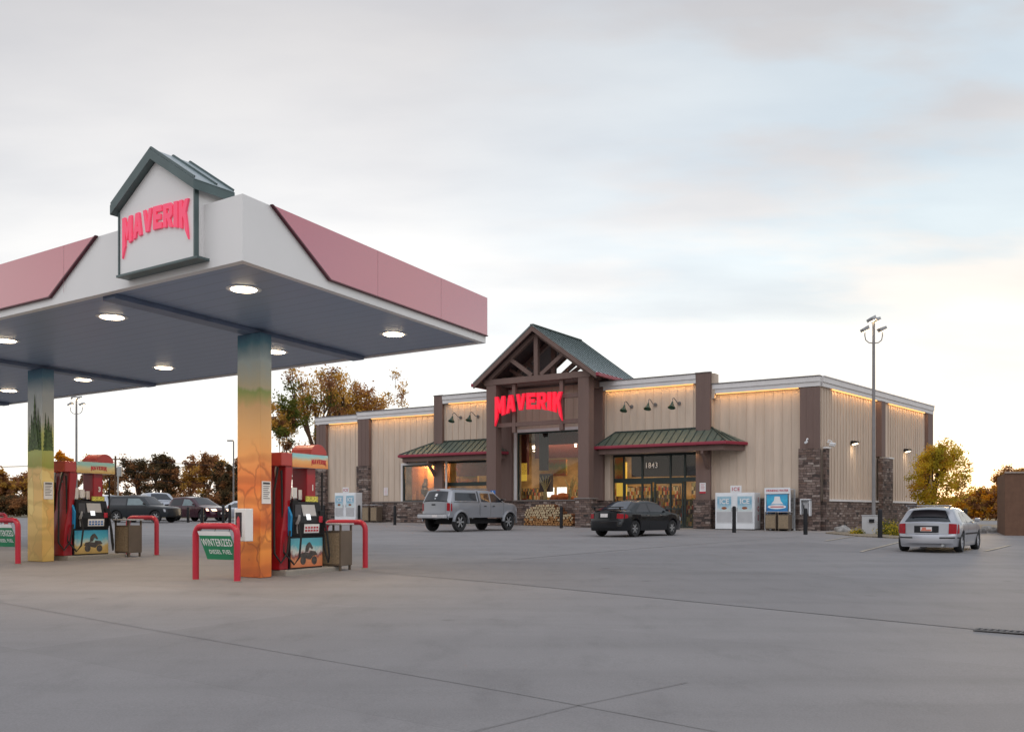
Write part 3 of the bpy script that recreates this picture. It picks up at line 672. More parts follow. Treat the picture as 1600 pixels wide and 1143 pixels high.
# ------------------------------------------------------------------ things round the pumps
IA = math.atan2(rdir.y, rdir.x)       # island axis; local x along the island (away), local -y the face seen from the camera
def isl(i, s, off=0):
    """point on island i: s metres past the column, off metres towards the right-hand lane"""
    m = 3.38 + 7.56 * i; c = Vector((KX, KY)) + ldir * m + rdir * WID * .5
    nrm = Vector((rdir.y, -rdir.x)); p = c + rdir * s + nrm * off; return Vector((p.x, p.y, G(p.x, p.y)))
def hoop(p, name, lab, half=.53):
    e = empty(name, p, IA - math.pi / 2, lab, 'guard rail', 'red hoop rails guarding the pump islands')
    r = .155; pts = [(-half, 0, -.02), (-half, 0, .98 - r)] + [(-half + r - r * math.cos(a), 0, .98 - r + r * math.sin(a)) for a in (R(22), R(45), R(68), R(90))] + \
        [(half - r + r * math.sin(a), 0, .98 - r + r * math.cos(a)) for a in (0, R(22), R(45), R(68))] + [(half, 0, .98 - r), (half, 0, -.02)]
    mb = MB(); mb.tube(pts, .058, 14); mb.build('tube', 'red', e, smooth=True)
    for s in (-half, half): mb = MB(); mb.lathe([(.085, -.03), (.085, .006), (.062, .01)], 14, (s, 0, 0)); mb.build('collar', 'island', e)
    return e
h1 = hoop(isl(0, -.98, 0), 'hoop_rail', 'nearest red hoop rail with a green banner in front of the orange column', .50)
hoop(isl(0, 2.82, -.02), 'hoop_rail', 'red hoop rail behind the brown bin beside the nearer pump')
h2 = hoop(isl(1, -.95), 'hoop_rail', 'red hoop rail with a green banner cut by the left edge')
hoop(isl(1, 2.95), 'hoop_rail', 'red hoop rail at the far end of the farther pump beside its bin')
hoop(isl(2, 2.9), 'hoop_rail', 'far red hoop rail glimpsed behind the bannered rail at the left edge')
def banner(hp, lab):
    e = empty('banner', hp.location + Vector((0, 0, .90)), hp.rotation_euler[2], lab, 'banner', 'green fuel banners hung on the hoop rails')
    S = Matrix(((1, 0, -.26, 0), (0, 1, -.22, -.075), (0, 0, 1, 0), (0, 0, 0, 1)))
    mb = MB(S); mb.box(-.38, .38, -.006, .0, -.52, -.09); mb.build('cloth', 'bannergreen', e)
    mb = MB(S); mb.box(-.38, .38, -.006, .0, -.089, -.01); mb.build('top_strip', 'paper', e)
    text('WINTERIZED', .185, 'lettering', 'paper', e, S @ Matrix.Translation((0, -.008, -.22)) @ Matrix.Diagonal((.60, 1, 1.0, 1)), .001, .002, gap=1.12)
    text('DIESEL FUEL', .105, 'lettering', 'paper', e, S @ Matrix.Translation((0, -.008, -.385)) @ Matrix.Diagonal((.82, 1, 1, 1)), .001, .001, gap=1.15)
    mb = MB()
    for x in (-.34, 0, .34): mb.tube([(x + .002, -.06, -.04), (x, -.02, .02), (x, .0, .145), (x, .062, .09)], .006, 5)
    mb.build('tie', 'black', e)
banner(h1, 'green winterized diesel fuel banner on the hoop before the orange column')
banner(h2, 'green winterized diesel fuel banner on the hoop cut by the left edge')

def make_pump(i, lab, pic, head, num):
    p = isl(i, 1.13, 0); e = empty('fuel_pump', p, IA, lab, 'fuel pump', 'fuel pumps under the canopy')
    # local: x along island (+ away), -y faces the right-hand lane, +z up
    mb = MB(); mb.box(-.72, .95, -.42, .42, -.05, .10); mb.build('island_kerb', 'island', e, bevel=.03)
    for sy in (-1, 1):
        mb = MB()                                             # cabinet halves: a lower printed door and a dark head
        y0, y1 = (-.30, -.01) if sy < 0 else (.01, .30)
        mb.box(-.48, .52, y0, y1, .10, .78); mb.build('cabinet', 'black', e, bevel=.015)
        yf = -.30 if sy < 0 else .30
        a, b = (yf - .012, yf - .001) if sy < 0 else (yf + .001, yf + .012)
        mb = MB(); mb.box(-.46, .50, a, b, .13, .70); mb.build('printed_door', pic, e)
        # angled console
        q = -1 if sy < 0 else 1
        mb = MB(); mb.prism([(q * .02, .79), (q * .34, .75), (q * .36, 1.0), (q * .24, 1.42), (q * .02, 1.42)], 'x', -.44, .50)
        hd = mb.build('console', 'black', e, bevel=.015)
        mb = MB(); mb.prism([(q * .352, .98), (q * .358, .98), (q * .268, 1.36), (q * .262, 1.36)], 'x', -.10, .30); mb.build('display_panel', 'lightgrey', hd)
        mb = MB(); mb.prism([(q * .360, 1.06), (q * .364, 1.06), (q * .339, 1.17), (q * .335, 1.17)], 'x', -.04, .08); mb.build('screen', 'screen', hd)
        mb = MB(); mb.prism([(q * .345, .80), (q * .351, .80), (q * .364, .975), (q * .358, .975)], 'x', -.12, .34); mb.build('grade_panel', 'paper', hd)
        mb = MB()
        for k in range(5):
            for z_ in (.83, .89): mb.box(-.09 + k * .085, -.04 + k * .085, q * .346 if q > 0 else -.368, q * .368 if q < 0 else .368, z_, z_ + .035) if False else mb.box(-.09 + k * .085, -.04 + k * .085, *sorted((q * .345, q * .368)), z_, z_ + .035)
        mb.build('grade_buttons', ['inkblue'] if i else ['inkred'], hd)
        # side sill in blue with curve
        mb = MB(); mb.prism([(q * .06, .79), (q * .325, .74), (q * .345, 1.15), (q * .14, 1.62), (q * .06, 1.62)], 'x', -.50, -.445); mb.build('blue_wing', 'blue', e, bevel=.01)
        # paper notes in the window between the posts
        mb = MB()
        for k, x in enumerate((-.30, -.12, .06, .20)): mb.box(x, x + .13, *sorted((q * .06, q * .068)), 1.46 + .03 * (k % 2), 1.74 - .04 * (k % 3))
        mb.build('notices', 'paper', e)
        # nozzles and hoses
        for x0_, hx in ((-.36, -.62), (.46, .64)):
            mb = MB(); yb = q * .36
            mb.tube([(x0_, yb, .98), (x0_, yb + q * .06, 1.06), (x0_ + .01, yb + q * .07, 1.16)], [.028, .032, .02], 8)
            mb.tube([(x0_, yb + q * .05, 1.04), (x0_ - .0, yb + q * .02, .90), (x0_, yb + q * .03, .80)], [.02, .015, .012], 8)
            nz_ = mb.build('nozzle', 'galv' if x0_ < 0 else 'blackmetal', e, smooth=True)
            mb = MB(); mb.tube([(x0_, yb + q * .05, .98), (x0_ + .02, yb + q * .1, .70), (x0_ - (.05 if x0_ < 0 else -.05), yb + q * .12, .34), ((x0_ + hx) / 2, yb + q * .06, .20), (hx, q * .26, .45), (hx + (.02 if hx < 0 else -.04), q * .22, 1.2), (hx * .98, q * .20, 2.02)], .021, 8)
            mb.build('hose', 'rubber', nz_, smooth=True)
            mb = MB(); mb.box(x0_ - .07, x0_ + .07, *sorted((q * .29, q * .335)), .84, 1.24) if x0_ > 0 else mb.box(x0_ - .08, x0_ + .08, *sorted((q * .29, q * .34)), .90, 1.45)
            mb.build('nozzle_boot', 'black', e, bevel=.012)
    # window pane between the cabinet halves
    mb = MB(); mb.box(-.38, .40, -.05, .05, 1.42, 1.46); mb.build('shelf', 'black', e)
    # posts: near end fairing flares to the ground
    mb = MB(); mb.prism([(-.74, .10), (-.485, .10), (-.485, .9), (-.44, 1.25), (-.34, 2.12), (-.56, 2.12), (-.60, 1.2), (-.70, .72)], 'y', -.27, .27)
    mb.build('end_post', 'pumpred', e, bevel=.02)
    mb = MB(); mb.box(.16, .44, -.19, .19, 1.421, 2.12); pst = mb.build('post', 'pumpred', e, bevel=.02)
    # header
    mb = MB(); mb.box(-.72, -.40, -.30, .30, 2.10, 2.36); mb.build('end_cap', 'pumpcap', e, bevel=.02)
    mb = MB(); mb.box(-.39, .72, -.27, .27, 2.09, 2.37); hb = mb.build('header', 'whiteapp', e, bevel=.01)
    mb = MB()
    for y in ((-.285, -.272), (.272, .285)): mb.box(-.385, .715, *y, 2.095, 2.365)
    mb.build('header_print', head, hb)
    r = .25; arc = [(.455 + r * math.cos(R(a)), 2.372 + r * .85 * math.sin(R(a))) for a in range(0, 181, 15)]
    mb = MB(); mb.prism(arc, 'y', -.26, .26); mb.build('arched_cap', 'pumpcap', hb, bevel=.01)
    for q, rz in ((-1, 0), (1, math.pi)):
        big_sign(.46, .13, .085, .11, TR(.42 if i == 0 else .25, q * .287, 2.27, rz), 'inkred', .004, 'letter', hb)
        text(num, .16, 'number', 'paper', pst, TR(.34, q * .193, 1.70, rz), .002, .006)
    mb = MB()
    for y in (-.12, .12): mb.tube([(-.66, y, 2.10), (-.68, y, 2.0), (-.66, y, 1.86)], .022, 6)
    mb.build('breakaway', 'galv', e, smooth=True)
    for k_, y in enumerate((-.17, .17)):    # spare loops hanging off the near end of the header
        mb = MB(); mb.tube([(-.67, y, 2.08), (-.78, y, 1.6), (-.80, y * 1.1, .9), (-.83, y * 1.3, .42), (-.76, y * 1.9, .24), (-.62, y * 2.1, .42), (-.52, y * 2.0, .85)], .022, 8); mb.build('hanging_hose', 'rubber', e, smooth=True)
    for q in (-1, 1):
        mb = MB(); mb.box(.335, .44, *sorted((q * .345, q * .37)), 1.0, 1.13); mb.build('card_reader', 'inkred', e, bevel=.01)
        mb = MB(); mb.prism([(q * .20, 1.421), (q * .23, 1.421), (q * .23, 1.53), (q * .20, 1.53)], 'x', .10, .46); mb.build('sticker_strip', plain('sticker_yellow', (.55, .50, .08), .5, var=.7, scale=30), e)
        mb = MB(); mb.box(-.38, -.20, *sorted((q * .335, q * .353)), 1.12, 1.36); mb.build('notice_plate', 'inkdark', e)
    # rider on a quad bike printed on the door: soft dark shape only
    mb = MB()
    for q_, (cx_, cz_, r_) in enumerate(((-.10, .26, .085), (.24, .25, .085))):
        mb.prism([(cx_ + r_ * math.cos(R(a)), cz_ + r_ * math.sin(R(a))) for a in range(0, 360, 30)], 'y', -.3160 - .0004 * q_, -.3125)
    mb.prism([(-.20, .33), (-.02, .30), (.12, .27), (.20, .34), (.33, .36), (.28, .43), (.12, .45), (.10, .40), (-.04, .42), (-.16, .40)], 'y', -.3172, -.3125)
    mb.prism([(-.04, .42), (.05, .43), (.10, .52), (.17, .47), (.20, .50), (.15, .57), (.10, .62), (.04, .60), (-.02, .54)], 'y', -.3176, -.3125)
    mb.build('printed_rider', plain('print_dark', (.06, .05, .045), .5, var=.5, scale=18), e)
    return e
make_pump(0, 'red fuel pump numbered 1 behind the orange rock column', 'pic_rock', 'pic_head2', '1')
make_pump(1, 'red fuel pump numbered 3 behind the yellow column with evergreens', 'pic_desert', 'pic_head', '3')

def waste_bin(p, rz, name, lab, group, h=.84, wd=.46, lid=True):
    e = empty(name, p, rz, lab, 'bin', group)
    mb = MB(); mb.box(-wd / 2, wd / 2, -wd / 2, wd / 2, .10, h - .12); b = mb.build('body', 'bin', e, bevel=.01)
    mb = MB(); mb.box(-wd / 2 + .04, wd / 2 - .04, -wd / 2 - .012, -wd / 2 - .001, .14, h - .16); mb.build('panel', 'binpanel', b)
    mb = MB(); mb.box(-wd / 2 - .012, -wd / 2 - .001, -wd / 2 + .04, wd / 2 - .04, .14, h - .16); mb.build('panel', 'bin', b)
    for x in (-wd / 2 + .02, wd / 2 - .02):
        for y in (-wd / 2 + .02, wd / 2 - .02): mb = MB(); mb.box(x - .018, x + .018, y - .018, y + .018, h - .121, h); mb.build('lid_post', 'bin', e)
    mb = MB(); mb.box(-wd / 2 - .03, wd / 2 + .03, -wd / 2 - .03, wd / 2 + .03, h, h + .035); mb.build('lid', 'bin' if not lid else 'lightgrey', e, bevel=.008)
    for x in (-wd / 2 + .04, wd / 2 - .04):
        for y in (-wd / 2 + .04, wd / 2 - .04):
            mb = MB(); mb.box(x - .02, x + .02, y - .02, y + .02, 0, .10); mb.build('leg', 'bin', e)
    return e
waste_bin(isl(0, 2.12, .30), IA - math.pi / 2 + .12, 'waste_bin', 'tan and brown bin between the nearer pump and its red hoop', 'bins beside the fuel pumps', .94)
waste_bin(isl(1, 2.25, .30), IA - math.pi / 2 + .12, 'waste_bin', 'tan and brown bin between the farther pump and its red hoop', 'bins beside the fuel pumps', .92)

# cabinet and notices fixed to the columns
def onfront(i, da, z_): # front face of column i (towards the camera), canopy local -> world
    v = can.matrix_basis @ (SK @ Vector((cpos[i] + da, WID * .5 - .157, z_))); return v
Yc = 17.5
e = empty('extinguisher_cabinet', onfront(0, -.16, hz(845, 17.3) - CZ), cang, 'white fire extinguisher cabinet with a glass front on the orange column', 'cabinet')
e.location = Vector(((386 - 800) / F_ * 17.1, 17.1, hz(845, 17.1))) 
mb = MB(); mb.box(-.15, .15, -.17, .02, 0, .60); c_ = mb.build('box', 'whiteapp', e, bevel=.012)
mb = MB(); mb.box(-.10, .06, -.182, -.171, .09, .53); mb.build('pane', 'intdark', c_)
mb = MB(); mb.lathe([(.01, .12), (.045, .12), (.045, .40), (.02, .45), (.015, .48)], 12, (-.02, -.165, 0)); mb.build('extinguisher', 'inkred', e, smooth=True)
def notice(loc, rz, w_, h_, lab, band=False):
    e = empty('notice', loc, rz, lab, 'sign')
    mb = MB(); mb.box(-w_ / 2, w_ / 2, -.008, 0, -h_ / 2, h_ / 2); mb.build('board', 'paper', e)
    mb = MB()
    mb.box(-w_ * .38, w_ * .38, -.010, -.0085, h_ * .36, h_ * .45)
    for k in range(7): mb.box(-w_ * .36, w_ * (.36 - .1 * (k % 3)), -.010, -.0085, h_ * (.26 - .09 * k), h_ * (.29 - .09 * k))
    mb.build('printing', 'inkred' if band else 'inkdark', e); return e
def onside(i): return can.matrix_basis @ (SK @ Vector((cpos[i] + .329, WID * .5, 0)))
p = onside(0); notice(Vector((p.x, p.y, hz(769, p.y))), IA, .24, .42, 'white safety notice on the orange column')
p = onside(1); notice(Vector((p.x, p.y, hz(766, p.y))), IA, .24, .40, 'white safety notice on the yellow column')
# ------------------------------------------------------------------ the shop
shop = empty('convenience_store', SO, SA, 'long tan and brown shop with stone base, green awnings and a gabled timber porch', 'shop building')
def sbx(mb, x0, x1, w0, w1, z0, z1): return mb.box(min(x0, x1), max(x0, x1), -max(w0, w1), -min(w0, w1), min(z0, z1), max(z0, z1))
XL = -34.8; GB = -.12                       # left end; walls reach below grade
ZB = 1.62                                   # top of stone base
def gz(x): return stg(x, 0) - .1
PC = -15.45                                 # centre of the porch
zl1, zl2, zh = 7.60, 7.76, 8.37
# ---- walls with real openings
OPA = (-27.1, -24.25, 1.66, 4.05)           # small window, left
OPL = (-24.2, -18.95, 0.0, 4.20)            # left door bay
OPC = (-17.95, -12.45, 1.60, 5.75)          # big window
OPR = (-11.65, -6.45, 0.0, 4.20)            # right door bay
def ribs(mb, x0, x1, w_, z0, z1, step=.47, skip=()):
    n = int((x1 - x0) / step)
    for i in range(n + 1):
        x = x0 + .06 + i * step
        if x > x1 - .03: break
        sbx(mb, x - .022, x + .022, w_, w_ + .028, z0, z1)
mb = MB()
# low walls
sbx(mb, XL, -30.9, -.25, 0, ZB, zl1 - .02); ribs(mb, -33.75, -30.9, 0, ZB + .07, 7.1)
sbx(mb, -30.9, OPA[0], -.25, .0, ZB, zl2 - .02); ribs(mb, -29.8, OPA[0], 0, ZB + .07, 7.25)
sbx(mb, OPA[0], -24.1, -.25, 0, OPA[3], zl2 - .02); ribs(mb, OPA[0] + .1, -24.1, 0, OPA[3] + .15, 7.25)
sbx(mb, OPA[1], -24.1, -.25, 0, ZB, OPA[3])
sbx(mb, -5.6, -.02, -.25, 0, ZB, zl2 - .02); ribs(mb, -5.3, -.98, 0, ZB + .07, 7.25)
# high wall
sbx(mb, -24.1, OPC[0], -.2, .3, 4.201, zh - .02); sbx(mb, OPC[0], OPC[1], -.2, .3, OPC[3], zh - .02); sbx(mb, OPC[1], -5.6, -.2, .3, 4.201, zh - .02)
sbx(mb, OPL[1], OPC[0], -.2, .3, ZB, 4.20); sbx(mb, OPC[1], OPR[0], -.2, .3, ZB, 4.20); sbx(mb, OPR[1], -5.6, -.2, .3, ZB, 4.20)
ribs(mb, -23.35, OPC[0], .3, 5.5, 7.8); ribs(mb, OPC[0] + .1, OPC[1], .3, 5.98, 8.3); ribs(mb, OPC[1] + .1, -6.45, .3, 5.5, 7.8)
mb.build('wall', 'siding', shop)
# ---- stone base
mb = MB()
def stonebase(x0, x1, w_=.12):
    mb = MB(); sbx(mb, x0, x1, -.2, w_, gz(x0) - .05, ZB - .002); mb.build('stone_base', 'stone', shop)
stonebase(XL, -27.0); stonebase(-27.0, OPA[1] + .05); stonebase(-18.95, -11.65, .42); stonebase(-6.45, -5.6, .42); stonebase(-5.6, -.0)
for x0, x1, w_ in ((-33.75, -30.9, .15), (-29.8, -24.3, .15), (-18.4, -12.0, .46), (-5.5, -1.0, .15)): mb = MB(); sbx(mb, x0, x1, .0, w_, ZB, ZB + .06); mb.build('stone_cap', plain('stone_sill', (.20, .17, .155), .8), shop)
# ---- pilasters (brown boards over stone)
def pilaster(x0, x1, w_, zt, zs, inset=.05):
    mb = MB(); sbx(mb, x0, x1, .001, w_, zs, zt)
    for x in (x0 + (x1 - x0) / 3, x0 + 2 * (x1 - x0) / 3): sbx(mb, x - .02, x + .02, w_, w_ + .015, zs + .01, zt - .01)
    p = mb.build('pilaster', 'brown', shop)
    if zs > 1:
        mb = MB(); sbx(mb, x0 - inset, x1 + inset, .122, w_ + .10, gz(x0) - .1, zs - .001); mb.build('stone_foot', 'stone', p)
        mb = MB(); sbx(mb, x0 - inset - .04, x1 + inset + .04, .1221, w_ + .14, zs, zs + .07) if False else None
    return p
pilaster(XL + .02, -33.85, .26, 7.08, 4.05); pilaster(-30.85, -29.85, .26, 7.26, 4.10); pilaster(-.95, .0, .26, 7.22, 4.15)
for x0, x1 in ((-24.12, -23.45), (-6.42, -5.62)):
    mb = MB(); sbx(mb, x0, x1, .301, .52, ZB, zh - .0); p = mb.build('pilaster', 'brown', shop)
    mb = MB(); sbx(mb, x0 - .08, x1 + .08, .421, .66, gz(x0), ZB - .001); mb.build('stone_foot', 'stone', p)
    mb = MB(); sbx(mb, x0 - .03, x1 + .03, .25, .55, zh, zh + .05); mb.build('cap', 'coping', p)
# ---- parapet bands, coping, cove lights
def band(x0, x1, w_, zt, h=.50, cove=None):
    mb = MB(); sbx(mb, x0, x1, -.3, w_ + .16, zt - h * .55, zt - .03); sbx(mb, x0, x1, w_ + .001, w_ + .11, zt - h, zt - h * .55 - .0005); b = mb.build('parapet_band', 'white', shop)
    mb = MB(); sbx(mb, x0 - .02, x1 + .02, -.34, w_ + .20, zt - .029, zt + .02); mb.build('coping', 'coping', b)
    if cove:
        mb = MB(); sbx(mb, cove[0], cove[1], w_ + .012, w_ + .055, zt - h - .045, zt - h - .006); mb.build('cove_light', 'cove', b)
        L = bpy.data.lights.new('cove_lamp', 'AREA'); L.shape = 'RECTANGLE'; L.size = cove[1] - cove[0]; L.size_y = .05; L.energy = 3.2 * (cove[1] - cove[0]); L.color = (1, .55, .2)
        lo = bpy.data.objects.new('cove_lamp', L); col.objects.link(lo); lo.parent = shop; lo.location = ((cove[0] + cove[1]) / 2, -w_ - .10, zt - h - .06); lo.rotation_euler = (R(12), 0, 0)
band(XL - .05, -30.9, .16, zl1 + .02, .5, (-33.6, -31.0)); band(-30.95, -24.13, .16, zl2 + .02, .5, (-29.7, -24.3))
band(-23.44, PC - 2.6, .4, zh + .0, .52, (-23.0, PC - 2.7)); band(PC + 2.6, -6.43, .4, zh + .0, .52, (PC + 3.6, -6.6)); band(-5.58, .05, .16, zl2 + .02, .52, (-5.4, -1.05))
mb = MB(); sbx(mb, PC - 2.6, PC + 2.6, -.3, .42, zh - .019, zh + .03); mb.build('coping', 'coping', shop)
# flat roof behind the parapets, side step walls
mb = MB(); mb.add([(XL, .2, 7.0), (-.2, .2, 7.0), (2.1, 16.9, 7.0), (XL + 2, 16.9, 7.0)], [(0, 1, 2, 3)]); mb.build('flat_roof', 'grey', shop)
mb = MB(); sbx(mb, -5.599, -5.45, -.3, .299, 7.0, zh - .03); mb.build('step_wall', 'siding', shop)
# ---- side wall (to the right), its own frame
SDA = R(81.8); svec = Vector((math.cos(SDA), math.sin(SDA), 0)); nvec = Vector((math.sin(SDA), -math.cos(SDA), 0))
SM = Matrix(((svec.x, -nvec.x, 0, 0), (svec.y, -nvec.y, 0, 0), (0, 0, 1, 0), (0, 0, 0, 1)))   # local (s, -out, z)
def sd(px, py):
    wv = (sex * svec.x - Vector((0, 0)) + sey * svec.y)     # world direction of the wall
    a = (px - 800) / F_; s = (a * SO.y - SO.x) / (wv.x - a * wv.y); return s, CH + (H_ - py) / F_ * (SO.y + s * wv.y) - SO.z
SLEN = sd(1455.5, 600)[0]
s_a0, s_a1 = sd(1298, 700)[0], sd(1369, 700)[0]; s_b0 = sd(1380, 700)[0]; s_b1 = sd(1386, 700)[0]; s_c0 = sd(1443, 700)[0]
mb = MB(SM)
sbx(mb, .0, SLEN, -.25, 0, 1.42, zl2 - .02)
def sribs(x0, x1, z0, z1, step=.40):
    x = x0 + .05
    while x < x1: sbx(mb, x - .028, x + .028, 0, .05, z0, z1); x += step
sribs(s_a0, s_a1, 1.62, 7.2); sribs(s_b1 + .1, s_c0, 1.62, 7.2); sribs(.05, s_a0 - .1, 4.25, 7.2, .33)
mb.build('side_wall', 'siding', shop)
mb = MB(SM); sbx(mb, .0, SLEN, -.2, .14, -.6, 1.50); mb.build('stone_base', 'stone', shop)
mb = MB(SM); sbx(mb, .5, SLEN, .0, .18, 1.501, 1.60); mb.build('stone_cap', 'white', shop)
mb = MB(SM); sbx(mb, -.02, .40, .141, .30, -.5, 4.14); mb.build('stone_foot', 'stone', shop)
mb = MB(SM); sbx(mb, s_a1 - .1, s_b1 - .2, .141, .40, -.5, 4.0); mb.build('stone_foot', 'stone', shop)
mb = MB(SM); sbx(mb, -.02, .5, .141, .36, 4.141, 4.22); mb.build('stone_cap', 'white', shop)
mb = MB(SM); sbx(mb, s_b0 - .3, s_b1 - .1, .141, .44, 4.001, 4.08); mb.build('stone_cap', 'white', shop)
mb = MB(SM); sbx(mb, s_a1 - .05, s_b0 - .55, .001, .32, 4.081, 7.22); mb.build('pilaster', 'brown', shop)
mb = MB(SM); sbx(mb, s_c0 + .2, SLEN - .4, .001, .22, 1.62, 7.22); mb.build('pilaster', 'brown', shop)
mb = MB(SM); sbx(mb, -.0, SLEN + .02, -.3, .17, zl2 - .28, zl2 - .01); sbx(mb, 0, SLEN, .001, .12, zl2 - .50, zl2 - .281); b = mb.build('parapet_band', 'white', shop)
mb = MB(SM); sbx(mb, .0, SLEN + .04, -.34, .21, zl2 - .009, zl2 + .037); mb.build('coping', 'white', b)
for a0, a1 in ((s_a0, s_a1 - .1), (s_b1 + .1, s_c0)): mb = MB(SM); sbx(mb, a0, a1, .055, .09, zl2 - .56, zl2 - .51); mb.build('cove_light', 'cove', b)
for a0, a1 in ((s_a0, s_a1 - .1), (s_b1 + .1, s_c0)):
    L = bpy.data.lights.new('cove_lamp', 'AREA'); L.shape = 'RECTANGLE'; L.size = a1 - a0; L.size_y = .05; L.energy = 3.0 * (a1 - a0); L.color = (1, .55, .2)
    lo = bpy.data.objects.new('cove_lamp', L); col.objects.link(lo); lo.parent = shop
    lo.matrix_local = SM @ Matrix.Translation(((a0 + a1) / 2, -.14, zl2 - .58))
# far walls
mb = MB(); p1 = SM @ Vector((SLEN, 0, 0)); mb.hexa([(XL, 17.0, -.5), (p1.x - .3, p1.y, -.5), (p1.x - .3, p1.y + .2, -.5), (XL, 17.2, -.5), (XL, 17.0, 7.6), (p1.x - .3, p1.y, 7.6), (p1.x - .3, p1.y + .2, 7.6), (XL, 17.2, 7.6)])
mb.box(XL, XL + .2, .26, 17.0, -.5, 7.55); mb.build('back_wall', 'siding', shop)
# wall packs
def wallpack(s, zc):
    T = SM @ Matrix.Translation((s, -.05, zc)); mb = MB(T)
    mb.prism([(-.0, .12), (-.32, .08), (-.30, -.02), (.0, -.10)], 'x', -.19, .19); f = mb.build('wall_light', 'blackmetal', shop, bevel=.01)
    mb = MB(T); mb.hexa([(-.15, -.28, -.028), (.15, -.28, -.028), (.15, -.04, -.10), (-.15, -.04, -.10), (-.15, -.285, -.018), (.15, -.285, -.018), (.15, -.04, -.09), (-.15, -.04, -.09)]); mb.build('lens', 'lens2', f)
    L = bpy.data.lights.new('wall_lamp', 'SPOT'); L.energy = 22; L.color = (1, .8, .55); L.spot_size = R(120); L.spot_blend = 1; L.shadow_soft_size = .22
    lo = bpy.data.objects.new('wall_lamp', L); col.objects.link(lo); lo.parent = shop; lo.matrix_local = T @ Matrix.Translation((0, -.22, -.12)) @ Matrix.Rotation(R(20), 4, 'X')
for px, py in ((1330, 692), (1413, 704)): wallpack(*sd(px, py))
# security cameras at the corner
def seccam(T, nm='security_camera'):
    mb = MB(T); mb.lathe([(.05, 0), (.05, .03)], 10, (0, 0, 0), 'y'); mb.tube([(0, 0, 0), (0, -.12, -.02), (0, -.16, -.10)], .02, 6); mb.tube([(0, -.06, -.15), (0, -.34, -.20)], [.055, .06], 10); mb.build(nm, 'whiteapp', shop, smooth=True)
seccam(Matrix.Translation((-.55, -.37, 4.62))); seccam(SM @ Matrix.Translation((.30, -.31, 4.55))); seccam(SM @ Matrix.Translation((.75, -.08, 4.5)))
# ---- window frames, glass, doors
def frame_rect(mb, x0, x1, w_, z0, z1, t=.10, d=.10):
    sbx(mb, x0, x1, w_ - d, w_, z0, z0 + t); sbx(mb, x0, x1, w_ - d, w_, z1 - t, z1); sbx(mb, x0, x0 + t, w_ - d, w_, z0 + t + .0005, z1 - t - .0005); sbx(mb, x1 - t, x1, w_ - d, w_, z0 + t + .0005, z1 - t - .0005)
def window(op, w_, name='window', mull=()):
    mb = MB(); frame_rect(mb, op[0], op[1], w_, op[2], op[3]);
    for x in mull: sbx(mb, x - .04, x + .04, w_ - .09, w_ - .01, op[2] + .101, op[3] - .101)
    f = mb.build(name, 'frame', shop); mb = MB(); sbx(mb, op[0] + .1, op[1] - .1, w_ - .06, w_ - .05, op[2] + .1, op[3] - .1); mb.build('pane', 'glass', f); return f
fa = window(OPA, -.02)
fc = window(OPC, .24)
def trim(mb, op, w_, t=.13, sides='LTR'):
    if 'L' in sides: sbx(mb, op[0] - t, op[0] - .002, w_ + .001, w_ + .05, op[2], op[3] + t)
    if 'R' in sides: sbx(mb, op[1] + .002, op[1] + t, w_ + .001, w_ + .05, op[2], op[3] + t)
    if 'T' in sides: sbx(mb, op[0], op[1], w_ + .001, w_ + .05, op[3] + .002, op[3] + t)
mb = MB(); trim(mb, OPA, .0, .14, 'LT'); mb.build('trim', 'white', fa)
mb = MB(); trim(mb, OPC, .3, .18, 'LTR'); mb.build('trim', 'white', fc)
mb = MB(); sbx(mb, OPR[1] - .02, OPR[1] + .08, .301, .34, .1, 4.0); sbx(mb, -23.35, -23.22, .301, .34, 0, 4.2); mb.build('trim', 'white', shop)
def doorbay(op, mir):
    cx_ = (op[0] + op[1]) / 2; mx = lambda x: (op[0] + op[1] - x) if mir else x
    w_ = -.1; g0 = gz(cx_) + .1
    mb = MB()
    X = [-11.65, -11.0, -9.85, -8.15, -7.30, -6.45]     # jambs: side light, doors, side light
    ends = [mx(x) for x in X]
    for x in ends: sbx(mb, x - .05, x + .05, w_ - .1, w_, g0, 4.2)
    sbx(mb, op[0], op[1], w_ - .095, w_ - .005, 4.08, 4.199); sbx(mb, op[0] + .05, op[1] - .05, w_ - .096, w_ + .02, 2.62, 2.86)
    sbx(mb, op[0], op[1], w_ - .097, w_ + .01, g0, g0 + .10)
    f = mb.build('door_frame', 'frame', shop)
    mb = MB(); sbx(mb, op[0] + .06, op[1] - .06, w_ - .055, w_ - .045, g0 + .1, 4.08); mb.build('pane', 'glass', f)
    for a, b in ((X[1], -9.15), (-9.15, X[4])):
        a_, b_ = sorted((mx(a), mx(b))); mb = MB(); frame_rect(mb, a_ + .06, b_ - .06, w_ + .055, g0 + .11, 2.615, .09, .05)
        sbx(mb, a_ + .151, b_ - .151, w_ + .01, w_ + .05, g0 + 1.0, g0 + 1.09)
        d = mb.build('door', 'frame', shop); mb = MB(); hx = (b_ - .22) if abs(b_ - mx(-9.15)) < .01 else (a_ + .22)
        mb.tube([(hx, -w_ - .06, g0 + .9), (hx, -w_ - .13, g0 + .95), (hx, -w_ - .13, g0 + 1.35), (hx, -w_ - .06, g0 + 1.4)], .014, 6); mb.build('handle', 'galv', d)
    return f
fr = doorbay(OPR, False); doorbay(OPL, True)
text('1843', .44, 'street_number', 'paper', fr, Matrix.Translation((-9.28, .085, 3.55)), .004, .004, sx=.85, gap=1.1)
# door bay soffit/jamb returns
mb = MB(); 
for op in (OPL, OPR): sbx(mb, op[0] - .001, op[1] + .001, -.2, .28, 4.2005, 4.32)
mb.build('bay_head', 'brown', shop)
